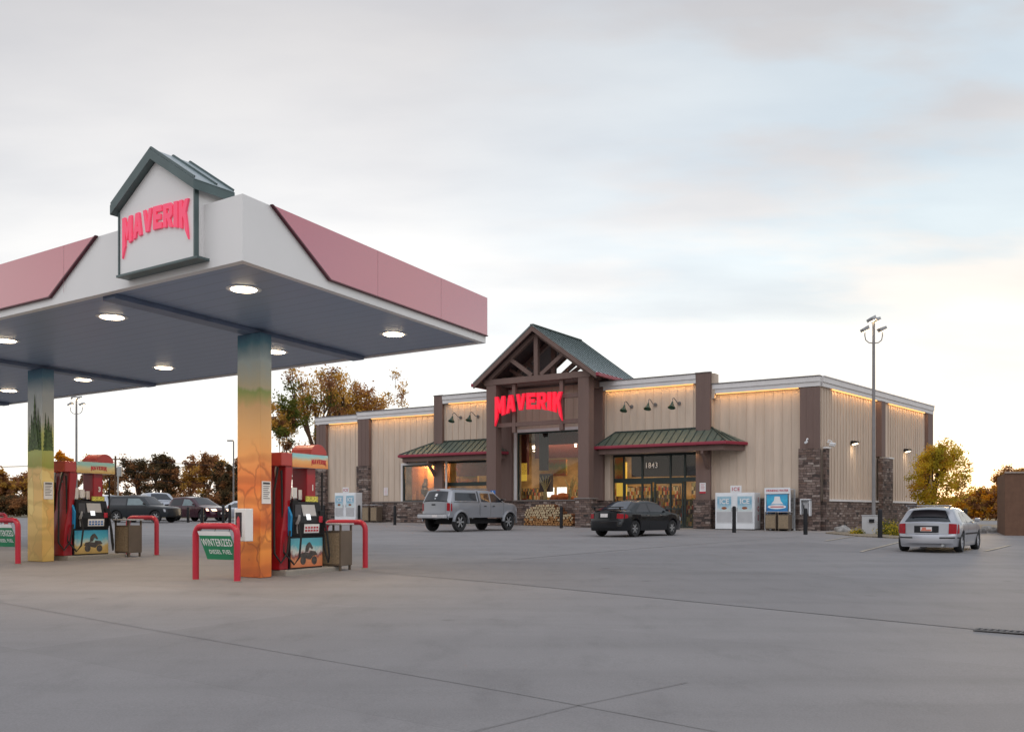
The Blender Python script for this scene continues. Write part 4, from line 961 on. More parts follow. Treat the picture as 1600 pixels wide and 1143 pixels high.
# sign plates by the doors
mb = MB(); mb.box(-.17, .17, -.01, 0, -.30, .26)
n1 = empty('notice', shop.matrix_basis @ Vector((-6.02, -.535, 2.25)), SA, 'white and red notice on the brown post right of the entrance', 'sign')
mb.build('board', 'paper', n1); mb = MB(); mb.box(-.17, .17, -.013, -.0105, -.30, -.20)
for k in range(5): mb.box(-.12, .12 - .03 * (k % 2), -.013, -.0105, .17 - .07 * k, .19 - .07 * k)
mb.build('printing', 'inkred', n1)
n2 = empty('notice', shop.matrix_basis @ Vector((-28.55, -.035, 2.35)), SA, 'small white notice on the tan wall above the stone base, left part of the shop', 'sign')
mb = MB(); mb.box(-.17, .17, -.012, 0, -.26, .26); mb.build('board', 'paper', n2); mb = MB()
for k in range(6): mb.box(-.12, .12, -.014, -.0125, .19 - .08 * k, .21 - .08 * k)
mb.build('printing', 'inkred', n2)
# ---- awnings
def awning(xw0, xe0, xe1, xw1, xt0, xt1):
    ze_, zt_, we = 4.62, 5.46, 1.5
    P = {'wl': (xw0, 0 - .0, ze_), 'el': (xe0, -we, ze_), 'er': (xe1, -we, ze_), 'wr': (xw1, 0, ze_), 'tr': (xt1, -.30, zt_), 'tl': (xt0, -.30, zt_), 'ttl': (xt0, 0, zt_ - .0), 'ttr': (xt1, 0, zt_)}
    mb = MB(); k = [P[i] for i in ('wl', 'el', 'er', 'wr', 'tr', 'tl', 'ttl', 'ttr')]
    mb.add(k + [(p[0], p[1], p[2] - .04) for p in k], [(1, 2, 4, 5), (0, 1, 5, 6), (2, 3, 7, 4), (9, 13, 12, 10), (8, 14, 13, 9), (10, 12, 15, 11), (0, 6, 14, 8), (3, 11, 15, 7), (5, 4, 7, 6), (0, 8, 9, 1), (1, 9, 10, 2), (2, 10, 11, 3)])
    aw = mb.build('awning', 'greenroof', shop)
    mb = MB(); x = xe0 + .2
    while x < xe1 - .1:            # standing seams, clipped at the hips
        t0 = 1.0
        if x < xt0: t0 = (x - xe0) / (xt0 - xe0)
        if x > xt1: t0 = (xe1 - x) / (xe1 - xt1)
        a = Vector((x, -we, ze_ + .012)); b = Vector((x, -we + (we - .3) * t0, ze_ + (zt_ - ze_) * t0 + .012))
        if t0 > .08: mb.bar(a, b, .035, .05)
        x += .42
    for (e_, w_, t_) in ((P['el'], P['wl'], P['tl']), (P['er'], P['wr'], P['tr'])):
        mb.bar(Vector(e_) + Vector((0, 0, .02)), Vector(t_) + Vector((0, 0, .02)), .07, .06)
        for k2 in (.3, .62):
            a = Vector(e_).lerp(Vector(w_), k2); b = Vector(t_) if k2 < .5 else Vector((t_[0], -.1, t_[2])); b = a.lerp(Vector(t_), 1 - k2 * .55); mb.bar(a + Vector((0, 0, .012)), b + Vector((0, 0, .012)), .03, .045)
    mb.bar(Vector(P['tl']) + Vector((0, -.02, .02)), Vector(P['tr']) + Vector((0, -.02, .02)), .10, .05)
    mb.build('seams', 'greenseam', aw)
    mb = MB()                      # gutter
    for a, b in (('wl', 'el'), ('el', 'er'), ('er', 'wr')):
        A = Vector(P[a]); B = Vector(P[b]); d = (B - A).normalized(); mb.bar(A - d * (.06 if a != 'wl' else 0) + Vector((0, 0, -.075)), B + d * (.06 if b != 'wr' else 0) + Vector((0, 0, -.075 + (.001 if a == 'el' else 0))), .13, .17)
    mb.build('gutter', 'redgutter', aw, bevel=.03)
    mb = MB(); q = .16             # fascia beam and soffit below
    sbx(mb, xe0 + q, xe1 - q, we - .3, we - q, ze_ - .44, ze_ - .165)
    for (xa_, xb_) in ((xe0 + q, xw0 + .12), (xe1 - q, xw1 - .12)):
        s = 1 if xb_ > xa_ else -1; mb.hexa([(xa_, -we + q, ze_ - .44), (xa_ - s * .14, -we + .3, ze_ - .44), (xb_ - s * .14, -.02, ze_ - .44), (xb_, -.02, ze_ - .44), (xa_, -we + q, ze_ - .166), (xa_ - s * .14, -we + .3, ze_ - .166), (xb_ - s * .14, -.02, ze_ - .166), (xb_, -.02, ze_ - .166)])
    sbx(mb, xe0 + .35, xe1 - .35, .32, we - .31, ze_ - .26, ze_ - .20)
    mb.build('fascia_beam', 'timber', aw)
    return aw
awR = awning(-12.6, -12.0, -4.42, -3.78, -11.3, -5.6)
awL = awning(-26.95, -26.2, -18.9, -18.2, -24.15, -19.6)
# knee brackets and soffit lamps
for x in (-5.75, -24.0):
    mb = MB(); mb.bar((x, -.56, 3.30), (x, -1.28, 4.08), .14, .16); mb.build('brace', 'timber', shop); mb = MB(); mb.bar((x, -.55, 4.10), (x, -1.35, 4.10), .13, .15); mb.build('bracket', 'timber', shop)
for x in (-6.6, -9.4, -20.2, -22.6):
    mb = MB(); mb.lathe([(.02, 4.30), (.10, 4.30), (.10, 4.33), (.02, 4.34)], 12, (x, -.75, 0)); mb.build('soffit_light', 'lens2', shop)
    L = bpy.data.lights.new('soffit_lamp', 'SPOT'); L.energy = 14; L.color = (1, .66, .36); L.spot_size = R(140); L.spot_blend = .6
    lo = bpy.data.objects.new('soffit_lamp', L); col.objects.link(lo); lo.parent = shop; lo.location = (x, -.75, 4.28)
# gooseneck lamps on the high wall
def gooseneck(x, zc):
    mb = MB(); w0 = .33
    mb.lathe([(.02, -w0 - .05), (.10, -w0 - .045), (.10, -w0)], 12, (x, 0, zc), 'y')
    arc = [(x, -w0, zc), (x - .03, -w0 - .25, zc + .02), (x - .05, -w0 - .45, zc + .16), (x - .06, -w0 - .62, zc + .24), (x - .07, -w0 - .74, zc + .18), (x - .07, -w0 - .78, zc + .02)]
    mb.tube(arc, .022, 8); g_ = mb.build('gooseneck_lamp', 'coping', shop, smooth=True)
    mb = MB(Matrix.Translation((x - .07, -w0 - .78, zc - .02)) @ Matrix.Rotation(R(-22), 4, 'X')); mb.lathe([(.03, .05), (.05, .02), (.07, -.08), (.13, -.20), (.20, -.30), (.21, -.33), (.195, -.33), (.12, -.20), (.04, -.06)], 18, cap=False); mb.build('shade', 'lampgreen', g_, smooth=True)
    L = bpy.data.lights.new('sign_lamp', 'SPOT'); L.energy = 10; L.color = (1, .68, .36); L.spot_size = R(125); L.spot_blend = .8; L.shadow_soft_size = .06
    lo = bpy.data.objects.new('sign_lamp', L); col.objects.link(lo); lo.parent = shop; lo.location = (x - .07, -w0 - .80, zc - .18); lo.rotation_euler = (R(-28), 0, 0)
for px, py in ((720, 652), (747, 650.5)): gooseneck(*st(px, py, .33))
for px, py in ((987, 635), (1024, 632), (1061.5, 630)): gooseneck(*st(px, py, .33))
# ---- gabled porch
WP = 2.2
def tim(name='timber', par=None): return mb.build(name, 'timber', par or shop, bevel=.012)
for x in (-18.55, -12.35):
    mb = MB(); sbx(mb, x - .34, x + .34, WP - .62, WP, 1.75, 8.45); c_ = mb.build('porch_column', 'timber', shop, bevel=.015)
    mb = MB(); sbx(mb, x - .46, x + .46, WP - .78, WP + .12, gz(x) - .1, 1.68); mb.build('stone_foot', 'stone', c_)
    mb = MB(); sbx(mb, x - .50, x + .50, WP - .82, WP + .16, 1.681, 1.76); mb.build('foot_cap', plain('stone_sill', (.2, .17, .155)), c_)
    mb = MB(); sbx(mb, x - .36, x + .36, .301, .55, 1.62, 8.45); mb.build('wall_column', 'timber', shop, bevel=.01)
    mb = MB(); sbx(mb, x - .16, x + .16, .551, WP - .621, 7.95, 8.40); mb.build('plate_beam', 'timber', shop)
    mb = MB(); sbx(mb, x - .15, x + .15, -2.9, .30, 8.42, 8.75); mb.build('plate_beam', 'timber', shop)
AP, EV, HS = 11.62, 8.62, 4.08                 # apex, eave, half span
slp = (AP - EV) / HS
WR0, WR1 = 2.62, -3.1                          # front and back ends of the roof
def rz(x): return AP - abs(x - PC) * slp
for sgn in (-1, 1):
    mb = MB(); e_, a_ = PC + sgn * HS, PC
    mb.prism([(e_, EV - .20), (a_, AP - .20), (a_, AP - .06), (e_, EV - .06)], 'y', -WR0 + .10, -WR1); rf = mb.build('roof_deck', plain('dark_soffit_boards', (.055, .034, .036), .7), shop)
    mb = MB(); mb.prism([(e_ + sgn * .04, EV - .055), (a_, AP - .025), (a_, AP + .0), (e_ + sgn * .04, EV - .02)], 'y', -WR0 - .02, -WR1 + .02); rs = mb.build('gable_roof', 'roofblue', shop)
    mb = MB(); n = 12
    for i in range(n):
        y = -WR0 + .02 + i * (WR0 - WR1 - .04) / (n - 1); mb.bar((e_ + sgn * .03, y, EV - .005), (a_ + sgn * .04, y, AP + .012), .07, .05)
    mb.build('seams', 'greenseam', rs)
    mb = MB(); mb.prism([(e_ + sgn * .02, EV - .34), (a_, AP - .34), (a_, AP - .056), (e_ + sgn * .02, EV - .056)], 'y', -WR0 - .0, -WR0 + .095); mb.build('barge_board', 'timber', shop)
    mb = MB(); mb.prism([(e_ + sgn * .02, EV - .34), (a_, AP - .34), (a_, AP - .056), (e_ + sgn * .02, EV - .056)], 'y', -WR1 + .001, -WR1 + .08); mb.build('barge_board', 'timber', shop)
    mb = MB(); mb.bar((e_ + sgn * .10, -WR0 - .02, EV - .13), (e_ + sgn * .10, -WR1, EV - .15), .16, .20); mb.build('gutter', 'redgutter', shop, bevel=.03)
mb = MB(); mb.bar((PC, -WR0 - .03, AP + .02), (PC, -WR1 + .03, AP + .02), .22, .06); mb.build('ridge_cap', 'greenseam', shop)
def truss(w_, full=True):
    y = -w_; zc0 = 8.62
    mb = MB()
    mb.bar((PC - 3.55, y, zc0), (PC + 3.55, y, zc0), .30, .34)                                # chord
    mb.bar((PC, y + .002, zc0 + .17), (PC, y + .002, AP - .45), .26, .26, (0, 1, 0))                   # king post
    for s in (-1, 1):
        mb.bar((PC + s * .30, y + .004, zc0 + .20), (PC + s * 1.72, y + .004, rz(PC + 1.72) - .52), .22, .22, (0, 1, 0))
        mb.bar((PC + s * 3.6, y + .006, rz(PC + 3.6) - .42), (PC + s * .1, y + .006, AP - .46), .24, .24)
    mb.build('truss', 'timber', shop)
truss(WP - .12); truss(.15)
# mid-depth struts under the rafters visible against the sky
mb = MB()
for s in (-1, 1): mb.bar((PC + s * 1.2, -.9, 8.7), (PC + s * 2.6, -.9, 9.5), .18, .18); mb.bar((PC + s * 3.0, -.9, 8.6), (PC + s * 3.0, -.9, rz(PC + 3.0) - .35), .18, .18, (0, 1, 0))
mb.bar((PC - 3.5, -.9, 8.55), (PC + 3.5, -.9, 8.55), .2, .25); mb.build('inner_truss', 'timber', shop)
# sign frame
for x in (-17.05, -13.85): mb = MB(); mb.bar((x, -WP + .25, 5.60), (x, -WP + .25, 8.44), .22, .22, (0, 1, 0)); mb.build('sign_post', 'timber', shop)
for z_ in (6.07, 7.52): mb = MB(); mb.bar((-18.2, -WP + .26, z_), (-12.7, -WP + .26, z_), .20, .24); mb.build('sign_rail', 'timber', shop)
big_sign(4.55, 1.72, .86, 1.30, Matrix.Translation((-15.9, -WP - .02, 7.72)), ['letter'], .16, 'sign_letter', shop)
# ---- interior
mb = MB(); sbx(mb, XL + .3, -1.0, -10.0, -.26, -.02, .0 - .0 + .012); mb.build('shop_floor', plain('floor_tile', (.22, .17, .12), .4), shop)
mb = MB(); mb.box(XL + .3, -1.0, 9.9, 10.0, .02, 6.6); mb.box(XL + .3, XL + .4, .3, 9.9, .02, 6.6); mb.box(-1.1, -1.0, .3, 9.9, .02, 6.6); mb.build('shop_inner_wall', 'intwall', shop)
mb = MB(); mb.box(XL + .4, -1.1, .26, 9.9, 6.0, 6.1); mb.build('shop_ceiling', 'intdark', shop)
mb = MB(); mb.box(-23.6, -18.2, 1.2, 1.5, 3.3, 5.99); mb.build('shop_bulkhead', 'intred', shop)
mb = MB(); mb.box(-10.7, -6.6, .5, .8, 2.95, 5.99); mb.build('shop_bulkhead', 'intdark', shop)
mb = MB(); mb.box(-17.9, -12.5, 1.7, 2.0, 4.3, 5.99); mb.build('shop_bulkhead', 'intred', shop)
mb = MB(); mb.box(-17.1, -16.45, .9, .95, 3.5, 5.9); mb.build('hanging_banner', 'intdark', shop)
mb = MB(); mb.box(-17.15, -16.4, 1.0, 1.4, 2.2, 3.3); mb.build('display_stand', 'intdark', shop)
mb = MB(); mb.box(-27.4, -24.2, 1.3, 1.4, .02, 4.3); mb.build('wood_partition', 'woodwall', shop)
mb = MB(); mb.box(-26.3, -26.05, 1.2, 1.29, 2.0, 3.2); mb.lathe([(.05, 0), (.22, .1), (.26, .35), (.14, .5), (.18, .62), (.10, .8), (.04, .82)], 12, (-26.2, 1.15, 2.1)); mb.build('hanging_ornament', 'intdark', shop)
rnd = random.Random(4)
for i, (x, y, wd, h) in enumerate(((-22.6, 2.4, 2.2, 1.7), (-19.8, 2.9, 1.4, 2.3), (-17.0, 3.0, 1.2, 2.1), (-14.2, 4.2, 3.0, 1.6), (-10.6, 2.6, 1.6, 1.8), (-8.0, 2.4, 1.6, 1.7), (-21.5, 6, 3, 2.6), (-12.2, 6.5, 3.6, 2.6), (-8.4, 6.5, 2.2, 2.8), (-16.5, 7, 3, 2.5))):
    mb = MB(); mb.box(x - wd / 2, x + wd / 2, y, y + .5, .02, h)
    mb.build('goods_shelf', 'goods', shop)
for (x0, x1, y, z0_, z1_) in ((-17.7, -15.9, 2.1, 3.2, 4.2), (-12.3, -11.7, 1.5, 2.9, 4.1), (-24, -22.2, 1.6, 2.9, 3.9), (-11.0, -10.2, 1.2, 3.0, 4.0), (-19.6, -18.9, 1.5, 3.0, 4.1)):
    mb = MB(); mb.box(x0, x1, y, y + .15, z0_, z1_); mb.build('garland', 'autumn', shop)
mb = MB()
for x, y in ((-16.6, .8), (-14.9, .9), (-14.2, .8)):
    for k in range(14):
        a = rnd.random() * 6.28; mb.tube([(x + .12 * math.cos(a), y + .12 * math.sin(a), 1.66), (x + .05 * math.cos(a), y + .05 * math.sin(a), 2.3), (x + .38 * math.cos(a), y + .25 * math.sin(a), 2.75 + .5 * rnd.random())], [.035, .03, .012], 5)
mb.build('corn_stalks', 'corn', shop)
mb = MB(); mb.box(-18.0, -12.5, .32, 1.3, 1.45, 1.62); mb.build('window_ledge', 'intdark', shop)
for x, r in ((-15.9, .30), (-15.35, .36), (-14.6, .2)):
    mb = MB(); mb.lathe([(.04, -.7 * r), (.7 * r, -.6 * r), (r, 0), (.75 * r, .55 * r), (.1 * r, .68 * r)], 16, (x, .75, 1.62 + .7 * r)); mb.build('pumpkin', 'pumpkin', shop, smooth=True)
mb = MB(); mb.box(-17.55, -16.85, 2.2, 2.3, 1.9, 2.5); mb.box(-16.6, -15.95, 2.2, 2.3, 1.9, 2.5); mb.build('lit_menu', emit('menu_white', (1, .95, .85), 1.5), shop)
mb = MB(); mb.box(-12.4, -11.75, 2.0, 2.1, 1.9, 3.9); mb.box(-19.0, -18.2, 1.2, 1.25, 2.9, 4.0); mb.build('lit_poster', emit('poster_yellow', (.85, .55, .08), .55), shop)
for x in range(-33, -2, 3):
    for y in (1.8, 4.6, 7.6):
        mb = MB(); mb.box(x - .6, x + .6, y - .15, y + .15, 5.2, 5.25) if y > 2 else mb.lathe([(.02, 4.9), (.12, 4.9), (.14, 5.1), (.02, 5.12)], 10, (x, y, 0)); mb.build('ceiling_light', 'intlight', shop)
for x in (-27, -21.5, -15.5, -9.5):
    L = bpy.data.lights.new('shop_lamp_and_fill', 'AREA'); L.shape = 'RECTANGLE'; L.size = 4; L.size_y = 6; L.energy = 300 if x > -25 else 200; L.color = (1, .72, .40)
    lo = bpy.data.objects.new('shop_lamp_and_fill', L); col.objects.link(lo); lo.parent = shop; lo.location = (x, 4.2, 5.1)
L = bpy.data.lights.new('shop_lamp_and_fill', 'POINT'); L.energy = 260; L.color = (1, .60, .30); L.shadow_soft_size = .2  # unseen fill light, added to brighten the wood partition behind the small window
lo = bpy.data.objects.new('shop_lamp_and_fill', L); col.objects.link(lo); lo.parent = shop; lo.location = (-25.7, .75, 4.0)
mb = MB(); mb.box(-24.0, -19.3, .9, 1.2, .02, 1.9); mb.box(-20.8, -19.2, .7, .9, 1.9, 3.1); mb.build('counter', 'intdark', shop)
# ------------------------------------------------------------------ objects standing by the shop
def W_(x, w_, z=None):   # shop frame -> world, on the ground
    X = SO.x + sex.x * x - sey.x * w_; Y = SO.y + sex.y * x - sey.y * w_; return Vector((X, Y, G(X, Y) if z is None else z))
# posts
bollards = [((506, 818), 'post farthest left before the left end of the shop'), ((561, 818), 'post beside the small ice freezer on the left'), ((617, 820), 'post in front of the stone base left of the silver truck'),
            ((798, 823), 'post hidden behind the nose of the silver truck'), ((877, 825), 'post in front of the firewood pile'), ((1147, 832), 'post in front of the white double ice freezer'),
            ((1258.5, 835), 'post in front of the payphone at the shop corner'), ((1375, 840), 'post beside the grey utility box and the tall lamp pole'), ((1508, 838), 'post whose round top shows above the silver hatchback roof'),
            ((294, 813.5), 'post in the left lot before the maroon crossover, left one'), ((316, 815), 'post in the left lot before the maroon crossover, middle one'), ((349, 813), 'post in the left lot right of the maroon crossover'), ((359, 815), 'post in the left lot next to the orange column')]
proto = None
for (px, py), lab in bollards:
    p = gp(px, py)
    if px < 400: p = at(px, 58 if px != 294 else 60)
    lab = 'black round-topped steel ' + lab
    if proto is None:
        proto = empty('bollard', p, 0, lab, 'bollard', 'black steel posts along the shop and lot')
        mb = MB(); mb.lathe([(.09, -.05), (.09, 1.10), (.082, 1.14), (.055, 1.17), (.01, 1.18)], 16); mb.build('post', 'black', proto, smooth=True)
        mb = MB(); mb.lathe([(.12, -.04), (.12, .004), (.095, .006)], 16); mb.build('collar', 'walk', proto); e = proto
    else: e = copy_tree(proto); e.location = p; e['label'] = lab
    if px == 1147: e.scale = (1, 1, 1.06)
    if px < 400: e.scale = (1, 1, .85 if px < 340 else 1.0)

# ice freezers
def freezer(p, rz_, wd, h, dp, lab, right):
    e = empty('ice_freezer', p, rz_, lab, 'ice freezer')
    mb = MB(); mb.box(-wd / 2, wd / 2, -dp / 2, dp / 2, .04, h); c_ = mb.build('cabinet', 'whiteapp', e, bevel=.02)
    mb = MB(); mb.box(-wd / 2 + .02, wd / 2 - .02, -dp / 2 + .04, dp / 2, 0, .04); mb.build('foot', 'black', e)
    for s in (-1, 1):
        x0, x1 = (s * wd * .26 - wd * .19, s * wd * .26 + wd * .19)
        mb = MB(); mb.box(x0 - .02, x1 + .02, -dp / 2 - .035, -dp / 2 - .001, h * .20, h * .94); d = mb.build('door', 'whiteapp', e, bevel=.01)
        mb = MB(); mb.box(x0 + .02, x1 - .02, -dp / 2 - .045, -dp / 2 - .036, h * .50, h * .90); mb.build('ice_picture', 'pic_ice', d)
        mb = MB(); mb.box(x0 + .0, x1 - .0, -dp / 2 - .046, -dp / 2 - .036, h * .22, h * .485); mb.build('kick_panel', 'lightgrey', d)
        text('ICE', wd * .17, 'lettering', 'paper', d, Matrix.Translation(((x0 + x1) / 2, -dp / 2 - .050, h * .76)), .003, .008)
        mb = MB(); n = 12; cx_ = (x0 + x1) / 2; mb.prism([(cx_ + wd * .07 * math.cos(2 * math.pi * k / n), h * .585 + .07 * math.sin(2 * math.pi * k / n)) for k in range(n)], 'y', -dp / 2 - .049, -dp / 2 - .046); mb.build('badge', plain('badge_brown', (.25, .08, .03), .5), d)
        mb = MB(); mb.box((x1 - .01) if s < 0 else (x0 - .02), (x1 + .02) if s < 0 else (x0 + .01), -dp / 2 - .075, -dp / 2 - .036, h * .50, h * .60); mb.build('handle', 'galv', d)
    mb = MB(); mb.box(-wd * .11, wd * .17, -dp / 2 + .0, -dp / 2 + .06, h + .001, h + .36); sg_ = mb.build('sign_board', 'paper', e, bevel=.01)
    text('ICE', .26, 'lettering', 'inkred', sg_, Matrix.Translation((wd * .03, -dp / 2 - .006, h + .17)), .003, .004, gap=1.2)
    if right:
        tt = Matrix.Translation((wd / 2 + .004, 0, h * .52)) @ Matrix.Rotation(R(90), 4, 'Z')
        for k, ch in enumerate('ICE'): text(ch, .36, 'lettering', 'inkred', c_, Matrix.Translation((wd / 2 + .004, .12, h * (.80 - .24 * k))) @ Matrix.Rotation(R(90), 4, 'Z'), .003, .012)
    return e
xa_, _ = st(1122, 800, .8); xb_, _ = st(1183, 800, .8)
freezer(W_((xa_ + xb_) / 2, .75), SA, abs(xb_ - xa_), 1.92, .95, 'wide white double door ice freezer right of the shop entrance', True)
xa_, _ = st(528, 800, .7); xb_, _ = st(560.5, 800, .7)
freezer(W_((xa_ + xb_) / 2, .62), SA, abs(xb_ - xa_), 1.98, .8, 'narrower white ice freezer against the far left end of the shop', False)
# water and propane exchange cage
xa_, _ = st(1197, 800, .95); xb_, _ = st(1237, 800, .95)
wd = abs(xb_ - xa_); e = empty('exchange_cage', W_((xa_ + xb_) / 2, .70), SA, 'white and grey exchange cabinet with a blue picture beside the stone corner', 'vending cabinet')
mb = MB()
for x in (-wd / 2 + .035, wd / 2 - .035):
    for y in (-.46, .36): mb.box(x - .035, x + .035, y - .035, y + .035, 0, 2.06)
mb.box(-wd / 2, wd / 2, -.495, .395, 2.061, 2.10); mb.build('frame', 'whiteapp', e)
mb = MB(); mb.box(-wd / 2, wd / 2, -.53, -.496, 1.86, 2.16); hb = mb.build('header', 'whiteapp', e)
text('DRINKING WATER', .15, 'lettering', 'inkred', hb, Matrix.Translation((0, -.534, 2.01)), .002, .004, sx=.88)
mb = MB(); mb.box(-wd / 2 + .10, wd / 2 - .14, -.49, -.43, .86, 1.84); pb = mb.build('picture_panel', 'pic_water', e)
mb = MB(); n = 20; mb.prism([(-.02 + wd * .36 * math.cos(2 * math.pi * k / n), 1.20 + .11 * math.sin(2 * math.pi * k / n)) for k in range(n)], 'y', -.498, -.491); mb.build('oval', 'paper', pb)
mb = MB(); mb.box(-.35, .32, -.502, -.4985, 1.175, 1.225); mb.build('oval_text', 'inkred', pb)
mb = MB(); mb.prism([(-.32, 1.34), (.30, 1.34), (.16, 1.50), (.12, 1.72), (-.14, 1.72), (-.18, 1.50)], 'y', -.498, -.491); mb.build('bottle_print', 'paper', pb)
mb = MB(); mb.box(-wd / 2 + .08, wd / 2 - .08, -.42, .34, .10, .85); mb.build('lower_case', 'lightgrey', e)
mb = MB()
for z_ in (.35, .7, 1.05, 1.4, 1.75): mb.box(wd / 2 - .02, wd / 2 - .005, -.42, .32, z_, z_ + .03)
for k in range(8): mb.box(wd / 2 - .004, wd / 2 + .004, -.40 + k * .1, -.39 + k * .1, .1, 2.0)
mb.box(wd / 2 - .3, wd / 2 - .25, -.42, .32, .1, 1.95); mb.build('side_mesh', 'galv', e)
# three brown bins in front of it
x0_, _ = st(1203, 800, 1.5); x1_, _ = st(1228, 800, 1.5)
for k in range(2):
    p = W_(x0_ + (x1_ - x0_) * (.12 + .80 * k), 1.45)
    waste_bin(p, SA, 'waste_bin', ('left' if k == 0 else 'right') + ' of two brown bins in front of the blue picture cabinet', 'brown bins along the shop wall', .94, .56)
p = W_(*(st(575, 800, .8)[0], .8)); waste_bin(p, SA, 'waste_bin', 'left of two brown bins at the left stone pilaster', 'brown bins along the shop wall', 1.15, .56)
p = W_(*(st(588, 800, .8)[0], .8)); waste_bin(p, SA, 'waste_bin', 'right of two brown bins at the left stone pilaster', 'brown bins along the shop wall', 1.15, .56)
# payphone
p = W_(st(1259, 800, .55)[0] , .50); e = empty('payphone', Vector((p.x, p.y, p.z)), SA, 'white hooded payphone on a post at the stone corner of the shop', 'payphone')
mb = MB(); mb.box(-.04, .04, -.04, .04, 0, .85); mb.build('post', 'blackmetal', e)
mb = MB(); mb.box(-.24, -.20, -.25, .15, .82, 1.55); mb.box(.20, .24, -.25, .15, .75, 1.50); mb.box(-.24, .24, -.25, .15, 1.551, 1.60); mb.box(-.199, .199, .11, .15, .85, 1.55); mb.build('hood', 'whiteapp', e, bevel=.01)
mb = MB(); mb.box(-.12, .12, -.06, .109, .90, 1.40); mb.build('phone', 'lightgrey', e); mb = MB(); mb.tube([(-.08, -.10, 1.3), (-.09, -.13, 1.2), (-.08, -.10, 1.08)], .022, 7); mb.build('handset', 'black', e)
# utility box, rock, shrubs
p = gp(1361, 835); e = empty('utility_box', p, SA + .1, 'pale grey metal utility box at the foot of the tall lamp pole', 'utility box')
mb = MB(); mb.box(-.36, .36, -.28, .28, 0, .84); mb.build('box', 'lightgrey', e, bevel=.02); mb = MB(); mb.box(-.38, .38, -.30, .30, .841, .88); mb.build('lid', 'lightgrey', e, bevel=.01)
mb = MB(); mb.box(-.05, .16, -.34, -.281, .55, .70); mb.build('latch', 'black', e)
def boulder(p, r, lab, seed):
    b = bmesh.new(); bmesh.ops.create_icosphere(b, subdivisions=3, radius=1)
    for v in b.verts:
        n_ = noise.noise(v.co * 1.3 + Vector((seed, 0, 0))); v.co *= 1 + .35 * n_; v.co = Vector((v.co.x * r, v.co.y * r * .8, max(-.1, v.co.z * r * .62 + r * .3)))
    me = bpy.data.meshes.new('boulder'); b.to_mesh(me); b.free(); me.materials.append(M['rock']); o = bpy.data.objects.new('boulder', me); col.objects.link(o); o.location = p
    me.polygons.foreach_set('use_smooth', [True] * len(me.polygons)); return tag(o, lab, 'boulder')
boulder(gp(1317, 832), .38, 'rounded grey boulder before the stone base right of the shop corner', 3)
for k, (px, py, r) in enumerate(((1541, 829, .3), (1552, 831, .26), (1534, 832, .22))): boulder(gp(px, py), r, ['larger pale rock left of the brown wall', 'pale rock touching the foot of the brown wall', 'small pale rock just behind the silver hatchback'][k], 5 + k)

# firewood pile
random.seed(12)
logproto = []
for k in range(5):
    mb = MB(); n = [7, 5, 6, 4, 8][k]; L_ = .42; pts = []
    for j in range(n):
        a = 2 * math.pi * j / n + .3 * random.random(); rr = .078 * (.75 + .5 * random.random()); pts.append((rr * math.cos(a), rr * math.sin(a)))
    mb.mi = 1; o0 = len(mb.f)
    mb.prism(pts, 'y', 0, L_); mb.m[0] = 0; mb.m[1] = 0
    logproto.append(mb)
meshes = []
for k, mb in enumerate(logproto):
    o = mb.build('firewood_log', ['cutwood', 'logbark']); meshes.append(o.data); bpy.data.objects.remove(o)
    o = mb.build('firewood_log', [plain('amber_wood', (.34, .17, .06), .8, var=.5, scale=9), 'logbark']); meshes.append(o.data); bpy.data.objects.remove(o)
x0_ = st(825, 800, .6)[0]; x1_ = st(899, 800, .6)[0]; nlog = 0
for row in range(9):
    zz = .10 + row * .135
    prof = lambda t: .75 + .50 * math.sin(math.pi * min(1, t * 1.15)) ** .7 - (.2 if .75 < t < .87 else 0)
    n = int((x1_ - x0_) / .155)
    for i in range(n):
        t = (i + .5 * (row % 2)) / n
        if t > 1 or zz > prof(t) * 1.02: continue
        p = W_(x0_ + (x1_ - x0_) * t + random.uniform(-.02, .02), .90 + random.uniform(-.05, .06)); o = bpy.data.objects.new('firewood_log', meshes[2 * random.randrange(5) + (1 if zz < .42 + random.uniform(-.12, .2) else 0)]); col.objects.link(o)
        o.location = (p.x, p.y, p.z + zz + random.uniform(-.015, .015)); o.rotation_euler = (random.uniform(-.06, .06), random.uniform(0, 6.28), SA + random.uniform(-.12, .12))
        tag(o, 'split firewood log in the pile under the big shop window', 'firewood', 'firewood logs stacked under the big window'); nlog += 1
mb = MB(); p = W_((x0_ + x1_) / 2, .62); mb.box(-(x1_ - x0_) / 2, (x1_ - x0_) / 2, -.28, .05, 0, .06); o = mb.build('pallet', 'bark'); o.location = p; o.rotation_euler = (0, 0, SA); tag(o, 'dark low pallet under the firewood logs', 'pallet')
# accessible parking sign
p = W_(-18.6, 2.75); e = empty('parking_sign', W_(st(770, 770, 2.35)[0], 2.33), SA, 'small blue accessible parking sign on the left porch column', 'parking sign')
e.location.z = hz(771, e.location.y)
mb = MB(); mb.box(-.17, .17, -.01, 0, -.27, .20); mb.build('board', 'inkblue', e)
mb = MB(); mb.lathe([(.035, -.016), (.035, -.011)], 10, (-.02, 0, .12), 'y'); mb.bar((-.02, -.014, .08), (-.02, -.014, -.04), .03, .004, (0, 1, 0)); mb.bar((-.02, -.014, -.04), (.07, -.014, -.04), .03, .004, (0, 1, 0)); mb.bar((.07, -.014, -.04), (.10, -.014, -.14), .03, .004, (0, 1, 0))
n = 12
for k in range(9):
    a, b_ = R(140 + k * 26), R(140 + (k + 1) * 26); mb.bar((-.02 + .09 * math.cos(a), -.0135, -.08 + .09 * math.sin(a)), (-.02 + .09 * math.cos(b_), -.0135, -.08 + .09 * math.sin(b_)), .022, .004, (0, 1, 0))
mb.build('wheelchair_symbol', 'paper', e)

